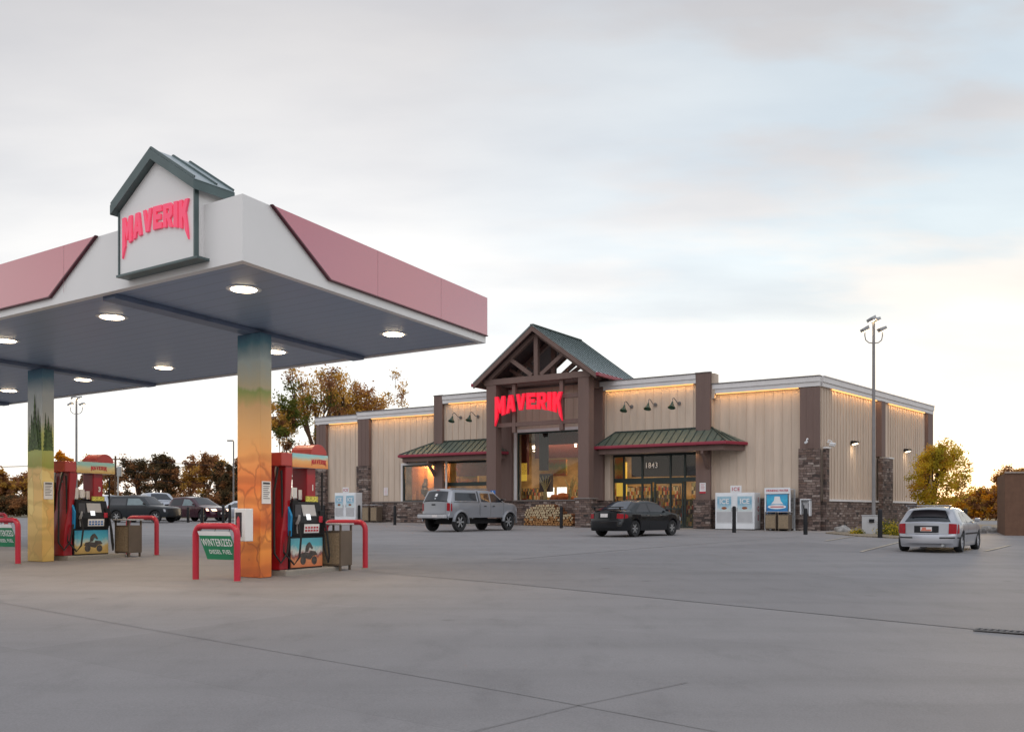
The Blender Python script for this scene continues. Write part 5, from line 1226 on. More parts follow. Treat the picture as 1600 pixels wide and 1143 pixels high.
# lamp poles
def lamp_pole(p, h, lab, r=.085, lit=True):
    e = empty('lamp_pole', p, 0, lab, 'lamp pole')
    mb = MB(); mb.lathe([(.28, -.1), (.28, .55), (.25, .58)], 16); mb.build('footing', 'island', e)
    mb = MB(); mb.tube([(0, 0, .58), (0, 0, h)], [r, r * .7], 12); pl = mb.build('pole', 'pole', e, smooth=True)
    for sx, yy in ((-1, 0), (1, 0)):
        mb = MB(); mb.tube([(0, yy, h - 1.05), (sx * .22, yy, h - 1.02), (sx * .36, yy, h - .90), (sx * .40, yy, h - .7), (sx * .39, yy, h - .45)], .025, 8); mb.build('bracket', 'pole', pl, smooth=True)
    mb = MB(); mb.box(-.16, .16, -.02, .02, h - .06, h - .02); mb.build('crossbar', 'pole', pl)
    for dx, dy, dz in ((-.40, 0, -.40), (.38, 0, -.40), (-.14, -.10, .03), (.14, .10, .03)):
        T = Matrix.Translation((dx, dy, h + dz)) @ Matrix.Rotation(R(-25 if dx else 0), 4, 'Y') @ Matrix.Rotation(math.atan2(dy, dx or .001), 4, 'Z')
        mb = MB(T); mb.hexa([(-.14, -.16, -.10), (.16, -.16, -.10), (.16, .16, -.10), (-.14, .16, -.10), (-.18, -.17, .09), (.17, -.17, .05), (.17, .17, .05), (-.18, .17, .09)]); hd = mb.build('lamp_head', 'grey', pl, bevel=.02)
        if lit:
            mb = MB(T); mb.box(-.12, .14, -.13, .13, -.112, -.102); mb.build('lens', 'lens2', hd)
    return e
p = at(1365, 42); lamp_pole(p, hz(500, 42) - p.z, 'tall lamp pole with four heads beside the right wall of the shop')
p = at(119.5, 62); lamp_pole(p, hz(622, 62) - p.z, 'tall lamp pole behind the farther pump, seen under the canopy edge')
# distant single-arm street lamp
p = at(365, 82); e = empty('street_lamp', p, 0, 'thin street lamp with one short arm left of the orange column', 'street lamp'); h = hz(689, 82) - p.z
mb = MB(); mb.tube([(0, 0, 0), (0, 0, h)], [.09, .06], 8); mb.build('pole', 'pole', e); mb = MB(); mb.box(-.55, .0, -.1, .1, h - .02, h + .10); mb.build('lamp_head', 'pole', e)
# utility pole with wires
p = at(180.5, 105); h = hz(712, 105) - p.z
e = empty('utility_pole', p, 0, 'wooden utility pole with a crossarm and transformer before the far trees', 'utility pole')
mb = MB(); mb.tube([(0, 0, 0), (0, 0, h)], [.16, .11], 8); mb.build('pole', 'bark', e); mb = MB(); mb.box(-1.1, 1.1, -.06, .06, h - .45, h - .32); mb.build('crossarm', 'bark', e)
mb = MB(); mb.lathe([(.3, h - 2.3), (.3, h - 1.3), (.2, h - 1.2)], 12, (.45, 0, 0)); mb.build('transformer', 'galv', e)
mb = MB()
for k, (x, z_) in enumerate(((-1, h - .3), (1, h - .3), (0, h - 1.6), (0, h - 2.4))):
    for s, dxx in ((1, 34), (-1, -30)):
        pts = [(x + dxx * t, 6 * t, z_ - 1.6 * 4 * t * (1 - t) * .5 - 0 * t) for t in [i / 8 for i in range(9)]]; mb.tube(pts, .022, 4)
mb.build('wires', 'black', e)
p = at(184.5, 98); e = empty('mast', p, 0, 'slim pale mast just right of the utility pole', 'pole'); mb = MB(); mb.tube([(0, 0, 0), (0, 0, hz(742, 98) - p.z)], .09, 8); mb.build('pole', 'galv', e)

# brown enclosure wall at the right edge
p0 = gp(1558, 833); p1 = gp(1570, 837.5)
Yb = 41.0; a0 = at(1570, Yb); d1 = Vector((1, -.10, 0)).normalized()
e = empty('enclosure_wall', a0, 0, 'plain brown stucco enclosure wall cut by the right edge', 'wall'); hh = hz(739, Yb) - a0.z
back = at(1558, Yb + 4.5) - a0
mb = MB(); mb.hexa([(0, 0, -.3), (9, -.9, -.3), (9, -.65, -.3), (.2, .25, -.3), (0, 0, hh), (9, -.9, hh), (9, -.65, hh), (.2, .25, hh)]); mb.hexa([(-.002, .002, -.3), (.198, .252, -.3), (back.x + .25, back.y, -.3), (back.x, back.y, -.3), (-.002, .002, hh - .001), (.198, .252, hh - .001), (back.x + .25, back.y, hh - .001), (back.x, back.y, hh - .001)]); mb.build('wall', 'brownwall', e)
mb = MB(); mb.hexa([(-.04, -.05, hh + .001), (9, -.96, hh + .001), (9, -.6, hh + .001), (.2, .3, hh + .001), (-.04, -.05, hh + .07), (9, -.96, hh + .07), (9, -.6, hh + .07), (.2, .3, hh + .07)]); mb.build('cap', plain('cap_tan', (.30, .24, .20), .7), e)
# dark sign with white letters seen between column and pump
Ye = 34; p = at(431, Ye); e = empty('roadside_sign', p, .1, 'low black sign with white letters glimpsed between the orange column and the pump', 'sign')
mb = MB(); mb.box(-.9, .32, -.05, .05, hz(814, Ye) - p.z + .02, hz(793, Ye) - p.z); mb.build('board', 'black', e); mb = MB(); mb.box(-.7, -.64, -.03, .03, 0, .4); mb.box(.1, .16, -.03, .03, 0, .4); mb.build('leg', 'black', e)
text('ES', .42, 'lettering', 'paper', e, Matrix.Translation((.02, -.056, hz(803, Ye) - p.z)), .004, .02)

# ------------------------------------------------------------------ vehicles
class Car:
    def __init__(s, name, lab, cat, loc, rz_, L, W, H, prof, sill, wx, r, belt, tum, paintm, sc_=1.0, wy=.0, group=None):
        s.e = empty(name, loc, rz_, lab, cat, group); s.e.scale = (sc_,) * 3
        s.L, s.W, s.H, s.prof, s.sill, s.wx, s.r, s.belt, s.tum = L, W, H, sorted(prof), sill, wx, r, belt, tum
        s.arch = r * 1.17; s.body(paintm); s.wheels()
    def top(s, x):
        P = s.prof
        if x <= P[0][0]: return P[0][1]
        for (a, za), (b, zb) in zip(P, P[1:]):
            if x <= b: return za + (zb - za) * (x - a) / (b - a)
        return P[-1][1]
    def D(s, x, y, z):
        h = s.W / 2; a = min(1.05, abs(y) / h); t = max(0, min(1, (z - s.belt) / (s.H - s.belt)))
        y *= 1 - s.tum * t ** .9
        if z < .55: y *= 1 - .07 * (.55 - z) / .4
        y *= 1 - .012 * math.cos(min(1, abs(z - s.belt * .82) / .3) * math.pi / 2) * -1
        e = max(0, min(1, (abs(x) - (s.L / 2 - .75)) / .75)); y *= 1 - .12 * e * e; x -= math.copysign(.20 * a ** 3 * e, x)
        z -= .05 * a * a * max(0, min(1, (z - .6) / .4)); return (x, y, z)
    def bot(s, x):
        b = s.sill
        for w_ in s.wx:
            d = abs(x - w_)
            if d < s.arch: b = max(b, s.r + math.sqrt(s.arch ** 2 - d * d) * 1.0)
        return b
    def body(s, paintm):
        xs_ = {round(p[0], 4) for p in s.prof}; n = 50
        for i in range(n + 1): xs_.add(round(-s.L / 2 + s.L * i / n, 4))
        for w_ in s.wx:
            for k in range(-12, 13): xs_.add(round(w_ + s.arch * math.sin(k / 12 * math.pi / 2), 4))
            xs_.add(round(w_ - s.arch - .002, 4)); xs_.add(round(w_ + s.arch + .002, 4))
        xs_ = [x for x in sorted(xs_) if -s.L / 2 <= x <= s.L / 2]; h = s.W / 2; rings = []; mb = MB()
        for x in xs_:
            zt = s.top(x); zb = min(s.bot(x), zt - .06); rr = min(.07, (zt - zb) / 2.5); ring = [(0, zb), (h - .28, zb), (h - .03, zb), (h, zb + .02)]
            for k in range(1, 8): ring.append((h, zb + .02 + (zt - rr - zb - .02) * k / 7))
            for a in (30, 60, 90): ring.append((h - rr + rr * math.cos(R(a)), zt - rr + rr * math.sin(R(a))))
            for f in (.72, .45, .2): ring.append((h * f, zt))
            full = ring + [(0, zt)] + [(-y, z_) for y, z_ in reversed(ring[1:])]
            rings.append([s.D(x, y, z_) for y, z_ in full])
        nr = len(rings[0]); mb.v = [Vector(p) for r_ in rings for p in r_]
        for i in range(len(rings) - 1):
            for j in range(nr):
                k = (j + 1) % nr; mb.f.append([i * nr + j, i * nr + k, (i + 1) * nr + k, (i + 1) * nr + j]); mb.m.append(1 if j in (0, 1, nr - 1, nr - 2) else 0)
        mb.f.append(list(range(nr))); mb.m.append(0); mb.f.append([(len(rings) - 1) * nr + j for j in range(nr)]); mb.m.append(0)
        s.b = mb.build('body', [paintm, 'rubber'], s.e, smooth=True)
    def wheels(s):
        for w_ in s.wx:
            for sy in (-1, 1):
                y = sy * (s.W / 2 - .115); r = s.r; mb = MB()
                mb.lathe([(r * .60, -.09), (r * .93, -.105), (r, -.07), (r, .07), (r * .93, .105), (r * .60, .09)], 26, (w_, y, r), 'y', cap=False); t = mb.build('wheel', 'rubber', s.e, smooth=True)
                mb = MB(); yo = y + sy * .085; q = sy * .001
                mb.lathe([(r * .66, -.03 * 1), (r * .66, .03), (r * .60, .03), (r * .58, -.02)], 26, (w_, y + sy * .06, r), 'y', cap=False)
                mb.lathe([(.01, .0), (r * .16, .0), (r * .16, .02), (.01, .03)], 12, (w_, y + sy * .05, r), 'y')
                ns = s.spokes if hasattr(s, 'spokes') else 6
                for k in range(ns):
                    a = 2 * math.pi * k / ns; d = Vector((math.cos(a), 0, math.sin(a))); c = Vector((w_, y + sy * .06, r)); mb.bar(c + d * r * .12, c + d * r * .61, r * .17, .03, (0, 1, 0))
                mb.build('rim', 'alloy', t)
                mb = MB(); mb.lathe([(.02, 0), (r * .59, 0), (r * .59, .02), (.02, .02)], 20, (w_, y - .01, r), 'y'); mb.build('hub_disc', 'black', t)
    def side(s, quad, mat, name, off=.006, par=None, both=True, n=7, sides=(-1, 1)):
        """quad: four (x, z) corners projected on the flank"""
        h = s.W / 2; out = []
        for sy in (sides if both else (sides[0],)):
            mb = MB(); vs = []
            for i in range(n + 1):
                for j in range(n + 1):
                    u, v = i / n, j / n; A = Vector(quad[0]).lerp(Vector(quad[1]), u); B = Vector(quad[3]).lerp(Vector(quad[2]), u); p = A.lerp(B, v); vs.append(s.D(p.x, sy * (h + off), p.y))
            mb.add(vs, [(i * (n + 1) + j, i * (n + 1) + j + 1, (i + 1) * (n + 1) + j + 1, (i + 1) * (n + 1) + j) for i in range(n) for j in range(n)])
            out.append(mb.build(name, mat, par or s.e, smooth=True, fix=False))
        return out
    def prof_patch(s, xa, xb, ya, yb, ya2, yb2, mat, name, off=.008, par=None, n=10, zr=None, end=-1):
        """patch over the top/rear skin from x=xa (width ya..yb) to x=xb (ya2..yb2)"""
        mb = MB(); vs = []
        xs_ = [xa + (xb - xa) * i / n for i in range(n + 1)]
        if zr:      # by height on the rear (end=-1) or front (end=1)
            xs_ = []
            for i in range(n + 1):
                z_ = zr[0] + (zr[1] - zr[0]) * i / n; P = s.prof if end < 0 else s.prof[::-1]; x = P[0][0]
                for (a, za), (b, zb) in zip(P, P[1:]):
                    if za <= z_ <= zb and zb > za: x = a + (b - a) * (z_ - za) / (zb - za); break
                xs_.append((x, z_))
        else: xs_ = [(x, s.top(x)) for x in xs_]
        for i, (x, z_) in enumerate(xs_):
            x2, z2 = xs_[min(i + 1, n)]; x1, z1 = xs_[max(i - 1, 0)]; t = Vector((x2 - x1, z2 - z1))
            nn = Vector((-t.y, t.x)).normalized() if t.length > 1e-6 else Vector((end, 0))
            if (nn.y < 0) or (zr and nn.x * end < 0): nn = -nn
            f = i / n; y0, y1 = ya + (ya2 - ya) * f, yb + (yb2 - yb) * f
            for j in range(n + 1): vs.append(s.D(x + nn.x * off, y0 + (y1 - y0) * j / n, z_ + nn.y * off))
        mb.add(vs, [(i * (n + 1) + j, i * (n + 1) + j + 1, (i + 1) * (n + 1) + j + 1, (i + 1) * (n + 1) + j) for i in range(n) for j in range(n)])
        return mb.build(name, mat, par or s.e, smooth=True, fix=False)
    def rear(s, z0, z1, y0, y1, mat, name, off=.01, par=None, yt=None, end=-1):
        return s.prof_patch(0, 0, y0, y1, *(yt or (y0, y1)), mat, name, off, par, 6, (z0, z1), end)
    def mirror(s, x, z_, mat):
        for sy in (-1, 1):
            y = sy * (s.W / 2 * .97 + .08); mb = MB(); mb.box(x - .04, x + .05, y - .075, y + .075, z_, z_ + .11); mb.build('mirror', mat, s.e, bevel=.03)
def seam(c, x, z0, z1, w_=.012): c.side([(x, z0), (x + w_, z0), (x + w_, z1), (x, z1)], 'black', 'door_gap', .003)

# silver pickup with canopy shell
TH = R(52)
rr = Vector((-2.38, 43.1)); hd_ = Vector((math.cos(TH), math.sin(TH))); pr = Vector((-hd_.y, hd_.x))
L, W, H = 5.55, 1.92, 2.02
c0 = Vector(((714 - 800) / F_ * 43.3, 43.3)) + hd_ * 1.95 + pr * .80
c = Car('pickup_truck', 'silver lifted pickup truck with a matching camper shell, parked nose to the shop', 'pickup truck', (c0.x, c0.y, G(c0.x, c0.y)), TH, L, W, H,
        [(-2.775, .62), (-2.77, .80), (-2.70, .83), (-2.68, 1.0), (-2.66, 1.42), (-2.33, 1.94), (-2.1, 2.0), (-.57, 2.0), (-.555, 1.44), (-.475, 1.44), (-.46, 1.95), (-.30, 2.0), (.3, 2.0), (.75, 1.93), (1.42, 1.45), (1.55, 1.42), (2.35, 1.34), (2.62, 1.24), (2.72, 1.05), (2.74, .78), (2.775, .76), (2.777, .6)], .64, (-1.85, 1.80), .44, 1.40, .20, 'silver', 1.0)
c.side([(-2.32, 1.48), (-.66, 1.48), (-.66, 1.86), (-2.15, 1.86)], 'carglass', 'shell_window')
c.side([(-.36, 1.44), (.28, 1.44), (.30, 1.86), (-.34, 1.86)], 'carglass', 'side_window'); c.side([(.38, 1.44), (1.28, 1.44), (.74, 1.84), (.40, 1.86)], 'carglass', 'side_window')
for x in (-.52, -.44, .33, 1.33): seam(c, x, .72 if x > -.5 else .8, 1.9 if x in (-.52,) else 1.42)
c.rear(1.44, 1.88, -.80, .80, 'carglass', 'rear_window', yt=(-.74, .74)); tg = c.rear(.88, 1.40, -.74, .74, 'silver', 'tailgate', .012)
c.rear(1.22, 1.28, -.13, .13, 'black', 'tailgate_handle', .03, tg); c.rear(1.40, 1.435, -.83, .83, 'black', 'gap', .012)
c.rear(1.0, 1.36, .80, .95, 'tail', 'tail_light', .015); c.rear(1.0, 1.36, -.95, -.80, 'tail', 'tail_light', .015); c.side([(-2.66, 1.0), (-2.56, 1.0), (-2.56, 1.36), (-2.64, 1.36)], 'tail', 'tail_light', .008)
mb = MB(); mb.box(-2.90, -2.70, -.86, .86, .62, .80); bp = mb.build('rear_bumper', 'lightgrey', c.e, bevel=.04); mb = MB(); mb.box(-2.91, -2.901, -.42, -.10, .66, .78); mb.build('plate', 'plate', bp); mb = MB(); mb.box(-2.88, -2.72, -.82, .82, .8005, .815); mb.build('bumper_step', 'black', bp)
for w_ in c.wx:
    for sy in (-1, 1):
        mb = MB(); a = [R(t) for t in range(-5, 186, 12)]; y = sy * (W / 2)
        pts_o = [(w_ + .58 * math.cos(t), .42 + .60 * math.sin(t)) for t in a]; pts_i = [(w_ + .48 * math.cos(t), .42 + .50 * math.sin(t)) for t in a]
        for k in range(len(a) - 1): mb.hexa([(pts_i[k][0], y - sy * .02, pts_i[k][1]), (pts_o[k][0], y - sy * .02, pts_o[k][1]), (pts_o[k + 1][0], y - sy * .02, pts_o[k + 1][1]), (pts_i[k + 1][0], y - sy * .02, pts_i[k + 1][1]), (pts_i[k][0], y + sy * .07, pts_i[k][1]), (pts_o[k][0], y + sy * .045, pts_o[k][1]), (pts_o[k + 1][0], y + sy * .045, pts_o[k + 1][1]), (pts_i[k + 1][0], y + sy * .07, pts_i[k + 1][1])])
        mb.build('arch_flare', 'silver', c.e)
mb = MB(); mb.box(-2.0, 1.9, -.5, .5, .36, .58); mb.tube([(-1.85, -.7, .42), (-1.85, .7, .42)], .09, 8); mb.build('chassis', 'rubber', c.e)
c.side([(-2.6, 1.405), (-.53, 1.405), (-.53, 1.425), (-2.6, 1.425)], 'black', 'shell_seam', .004)
for x in (-.20, .45): c.side([(x, 1.22), (x + .18, 1.22), (x + .18, 1.26), (x, 1.26)], 'black', 'door_handle', .03)
c.mirror(1.15, 1.45, 'black')
c.rear(1.62, 1.76, -.10, .06, 'paper', 'sticker', .02); c.rear(1.50, 1.55, -.08, .0, 'paper', 'sticker', .02); c.rear(1.905, 1.93, -.12, .12, 'tail', 'brake_light', .02)
mb = MB(); mb.box(-2.3, 0.4, -.70, -.66, 2.0, 2.035); mb.box(-2.3, .4, .66, .70, 2.0, 2.035); mb.build('roof_rail', 'silver', c.e)
for s_ in (c,):
    s_.side([(2.45, 1.0), (2.66, 1.0), (2.60, 1.18), (2.42, 1.18)], 'headl', 'headlight')

# black saloon
TH = R(48); rp = gp(991, 838.5); hd_ = Vector((math.cos(TH), math.sin(TH))); pr = Vector((-hd_.y, hd_.x))
c0 = Vector((rp.x, rp.y)) + hd_ * 1.33 + pr * .78
L, W, H = 4.52, 1.74, 1.43
c = Car('saloon_car', 'glossy black saloon car with a rear spoiler, parked before the entrance', 'car', (c0.x, c0.y, G(c0.x, c0.y)), TH, L, W, H,
        [(-2.26, .34), (-2.255, .58), (-2.20, .62), (-2.17, .95), (-2.12, 1.0), (-1.62, 1.05), (-.95, 1.36), (-.6, 1.415), (-.1, 1.43), (.35, 1.38), (1.15, 1.02), (1.3, .98), (1.95, .85), (2.18, .70), (2.25, .5), (2.26, .32)], .22, (-1.34, 1.30), .315, .95, .27, 'blackpaint', 1.06)
c.side([(-1.32, 1.0), (-.42, 1.0), (-.42, 1.33), (-.78, 1.32)], 'carglass', 'side_window'); c.side([(-.34, 1.0), (.95, 1.0), (.40, 1.28), (-.34, 1.34)], 'carglass', 'side_window')
c.prof_patch(-1.60, -.86, -.66, .66, -.52, .52, plain('sky_glass', (.03, .04, .055), .05, spec=1), 'rear_window', .012); c.prof_patch(.42, 1.10, -.56, .56, -.68, .68, 'carglass', 'windscreen')
for x in (-1.05, -.38, .92): seam(c, x, .32, .96)
for s_ in (-1, 1): c.rear(.70, .90, *sorted((s_ * .60, s_ * .86)), 'tail', 'tail_light', .014); 
c.side([(-2.17, .70), (-1.94, .75), (-1.96, .87), (-2.14, .91)], 'tail', 'tail_light', .007)
c.rear(.74, .88, -.19, .19, 'plate', 'plate', .03); c.rear(.70, .92, -.30, .30, 'black', 'plate_recess', .012); c.rear(.575, .61, -.80, .80, 'black', 'bumper_line', .01)
mb = MB(); mb.bar((-2.02, -.70, 1.13), (-2.02, .70, 1.13), .22, .035, (0, 0, 1)); mb.box(-2.05, -1.97, -.62, -.58, 1.0, 1.12); mb.box(-2.05, -1.97, .58, .62, 1.0, 1.12); mb.build('spoiler', 'blackpaint', c.e, bevel=.01)
for x in (-.62, .28): c.side([(x, .84), (x + .16, .84), (x + .16, .87), (x, .87)], 'chrome', 'door_handle', .02)
c.mirror(.78, .98, 'blackpaint'); c.side([(1.98, .60), (2.18, .60), (2.12, .76), (1.92, .78)], 'headl', 'headlight')

# silver hatchback
TH = R(54); rp = gp(1495, 863); hd_ = Vector((math.cos(TH), math.sin(TH))); pr = Vector((-hd_.y, hd_.x))
c0 = Vector((rp.x, rp.y)) + hd_ * 1.32 + pr * .70
L, W, H = 4.0, 1.72, 1.32
c = Car('hatchback_car', 'silver hatchback with a roof wing and white alloy wheels at the right', 'car', (c0.x, c0.y, G(c0.x, c0.y)), TH, L, W, H,
        [(-2.0, .26), (-1.995, .46), (-1.98, .50), (-1.92, .53), (-1.89, .84), (-1.85, .88), (-1.50, 1.24), (-1.32, 1.29), (-.8, 1.32), (-.45, 1.31), (.0, 1.24), (.92, .87), (1.05, .83), (1.72, .70), (1.93, .56), (1.99, .4), (2.0, .24)], .15, (-1.26, 1.26), .29, .84, .30, 'silver2', 1.0)
c.side([(-1.22, .90), (-.60, .90), (-.58, 1.20), (-.92, 1.20)], 'carglass', 'side_window'); c.side([(-.53, .89), (.72, .89), (.10, 1.15), (-.52, 1.22)], 'carglass', 'side_window')
c.prof_patch(-1.84, -1.53, -.70, .70, -.60, .60, 'carglass', 'rear_window', .012); c.prof_patch(.05, .88, -.56, .56, -.68, .68, 'carglass', 'windscreen')
for x in (-.57, .78): seam(c, x, .26, .86)
for s_ in (-1, 1): c.rear(.53, .84, *sorted((s_ * .64, s_ * .85)), 'tail', 'tail_light', .014); c.rear(.40, .435, *sorted((s_ * .42, s_ * .86)), 'black', 'bumper_strip', .012)
c.side([(-1.92, .53), (-1.76, .55), (-1.78, .82), (-1.88, .84)], 'tail', 'tail_light', .008)
pr_ = c.rear(.56, .76, -.36, .36, 'black', 'plate_recess', .014); c.rear(.60, .72, -.17, .17, 'plate', 'plate', .03, pr_); c.rear(.61, .65, -.15, .15, 'platered', 'plate_print', .034, pr_); c.rear(.65, .71, .0, .12, 'platered', 'plate_print', .034, pr_)
c.side([(-.9, .50), (1.0, .50), (1.0, .545), (-.9, .545)], 'black', 'rub_strip', .008); c.side([(-1.85, .40), (-1.66, .40), (-1.66, .435), (-1.85, .435)], 'black', 'bumper_strip', .008)
mb = MB(); mb.bar((-1.62, -.60, 1.335), (-1.62, .60, 1.335), .20, .03); mb.box(-1.64, -1.54, -.57, -.54, 1.24, 1.32); mb.box(-1.64, -1.54, .54, .57, 1.24, 1.32); mb.build('roof_wing', 'silver2', c.e, bevel=.01)
mb = MB(); mb.box(-1.70, -1.67, -.575, -.30, 1.322, 1.349); mb.box(-1.725, -1.722, .30, .575, 1.325, 1.346); mb.build('wing_cap', 'black', c.e)
c.mirror(.62, .87, 'silver2'); mb = MB(); mb.tube([(-2.03, -.45, .20), (-1.85, -.45, .20)], .04, 8); mb.build('exhaust', 'galv', c.e)
c.rear(1.0, 1.2, -.62, .62, plain('dark_visor', (.015, .012, .014), .3), 'window_visor', .035, yt=(-.58, .58))
for k in kids(c.e):
    if k.name.startswith('wheel'):
        for r_ in kids(k):
            if r_.name.startswith('rim'): r_.data.materials[0] = plain('white_alloy', (.62, .63, .66), .3, .4)

# far cars, left lot
def far_suv():
    Y = 60; p = at(226, Y)
    c = Car('sport_utility_car', 'dark two door sport utility car side-on in the left lot', 'car', p, R(-14), 4.7, 1.8, 1.72,
            [(-2.35, .45), (-2.34, .70), (-2.27, 1.0), (-2.05, 1.62), (-1.85, 1.70), (-.2, 1.72), (.22, 1.66), (.85, 1.12), (1.0, 1.08), (2.0, 1.0), (2.25, .90), (2.33, .6), (2.35, .42)], .34, (-1.42, 1.38), .37, 1.08, .16, 'darkteal', 1.02)
    c.side([(-2.02, 1.14), (-.72, 1.14), (-.72, 1.56), (-1.86, 1.56)], 'carglass', 'side_window'); c.side([(-.62, 1.14), (.72, 1.14), (.20, 1.55), (-.60, 1.56)], plain('glass_pale', (.16, .21, .22), .1), 'side_window')
    c.prof_patch(.28, .80, -.60, .60, -.70, .70, 'carglass', 'windscreen'); c.side([(-2.28, .88), (-2.12, .88), (-2.10, 1.12), (-2.24, 1.12)], 'tail', 'tail_light', .008); c.side([(2.12, .68), (2.28, .68), (2.24, .86), (2.06, .88)], 'headl', 'headlight', .008)
    seam(c, -.66, .45, 1.1); seam(c, .68, .45, 1.1); c.mirror(.62, 1.12, 'black')
far_suv()
def far_truck():
    Y = 67; p = at(243, Y)
    c = Car('pickup_truck', 'pale silver pickup truck facing out behind the dark sport utility car', 'pickup truck', p, R(-48), 5.6, 2.0, 1.98,
            [(-2.8, .6), (-2.79, 1.2), (-2.7, 1.28), (-.75, 1.28), (-.70, 1.7), (-.55, 1.92), (.3, 1.98), (.55, 1.93), (1.25, 1.42), (1.4, 1.38), (2.45, 1.28), (2.68, 1.15), (2.76, .7), (2.8, .55)], .48, (-1.75, 1.80), .41, 1.36, .17, 'whitepaint', 1.0)
    c.side([(-.55, 1.40), (.20, 1.40), (.22, 1.84), (-.45, 1.84)], 'carglass', 'side_window'); c.side([(.28, 1.40), (1.08, 1.40), (.55, 1.80), (.30, 1.84)], 'carglass', 'side_window')
    c.prof_patch(.60, 1.20, -.66, .66, -.78, .78, 'carglass', 'windscreen')
    gr = c.rear(.78, 1.12, -.42, .42, 'black', 'grille', .012, end=1); c.rear(.92, .97, -.44, .44, 'chrome', 'grille_bar', .03, gr, end=1); c.rear(.78, 1.12, -.03, .03, 'chrome', 'grille_bar', .034, gr, end=1)
    for s_ in (-1, 1): c.rear(.90, 1.12, *sorted((s_ * .48, s_ * .84)), 'headl', 'headlight', .015, end=1)
    c.rear(.58, .74, -.90, .90, 'chrome', 'front_bumper', .05, end=1); c.mirror(1.0, 1.42, 'whitepaint')
far_truck()
def far_cross():
    Y = 64; p = at(311, Y)
    c = Car('crossover_car', 'dark maroon crossover facing right in the left lot, headlamps lit', 'car', p, R(-32), 4.6, 1.85, 1.62,
            [(-2.3, .4), (-2.28, 1.0), (-2.1, 1.35), (-1.7, 1.58), (-.6, 1.62), (.05, 1.56), (.95, 1.06), (1.1, 1.02), (2.0, .88), (2.22, .72), (2.28, .5), (2.3, .35)], .25, (-1.40, 1.40), .36, 1.02, .24, 'maroon', 1.05)
    c.side([(-1.9, 1.06), (-.62, 1.06), (-.60, 1.48), (-1.55, 1.48)], 'carglass', 'side_window'); c.side([(-.54, 1.06), (.75, 1.06), (.05, 1.46), (-.52, 1.50)], plain('glass_pale', (.16, .21, .22), .1), 'side_window')
    c.prof_patch(.10, .90, -.62, .62, -.74, .74, 'carglass', 'windscreen'); c.side([(1.92, .68), (2.18, .66), (2.08, .84), (1.86, .86)], emit('lit_headlamp', (1, .72, .5), 2.0), 'headlight', .01)
    for s_ in (-1, 1): c.rear(.66, .80, *sorted((s_ * .45, s_ * .8)), emit('lit_headlamp', (1, .72, .5), 2.0), 'headlight', .015, end=1)
    c.rear(.38, .62, -.5, .5, 'black', 'grille', .012, end=1); c.rear(.46, .56, -.2, .2, 'plate', 'plate', .03, end=1); seam(c, -.58, .4, 1.0); seam(c, .7, .4, 1.0); c.mirror(.62, 1.04, 'maroon')
far_cross()
def far_hidden():
    Y = 72; p = at(172, Y)
    c = Car('van', 'pale blue van mostly hidden behind the dark sport utility car', 'van', p, R(-40), 4.8, 1.9, 2.05,
            [(-2.4, .4), (-2.38, 1.2), (-2.25, 1.9), (-2.0, 2.03), (-.5, 2.05), (.6, 1.98), (1.4, 1.25), (2.2, 1.0), (2.38, .7), (2.4, .4)], .3, (-1.4, 1.45), .36, 1.2, .14, 'whitepaint', .9)
    c.side([(-2.1, 1.25), (-.4, 1.25), (-.4, 1.82), (-2.0, 1.82)], 'carglass', 'side_window'); c.side([(-.3, 1.25), (1.1, 1.25), (.55, 1.80), (-.3, 1.82)], 'carglass', 'side_window')
    c.prof_patch(.65, 1.36, -.65, .65, -.75, .75, 'carglass', 'windscreen')
    p = at(372, 66); c = Car('compact_car', 'white compact car peeking out from behind the orange column', 'car', p, R(200), 4.2, 1.7, 1.45,
            [(-2.1, .4), (-2.08, .9), (-1.7, 1.3), (-1.3, 1.42), (-.2, 1.45), (.3, 1.38), (1.0, .98), (1.9, .82), (2.08, .5), (2.1, .35)], .22, (-1.3, 1.28), .31, .95, .24, 'whitepaint', 1.0)
    c.side([(-1.5, .98), (-.4, .98), (-.4, 1.33), (-1.2, 1.32)], 'carglass', 'side_window'); c.side([(-.3, .98), (.85, .98), (.3, 1.3), (-.3, 1.34)], 'carglass', 'side_window')
far_hidden()

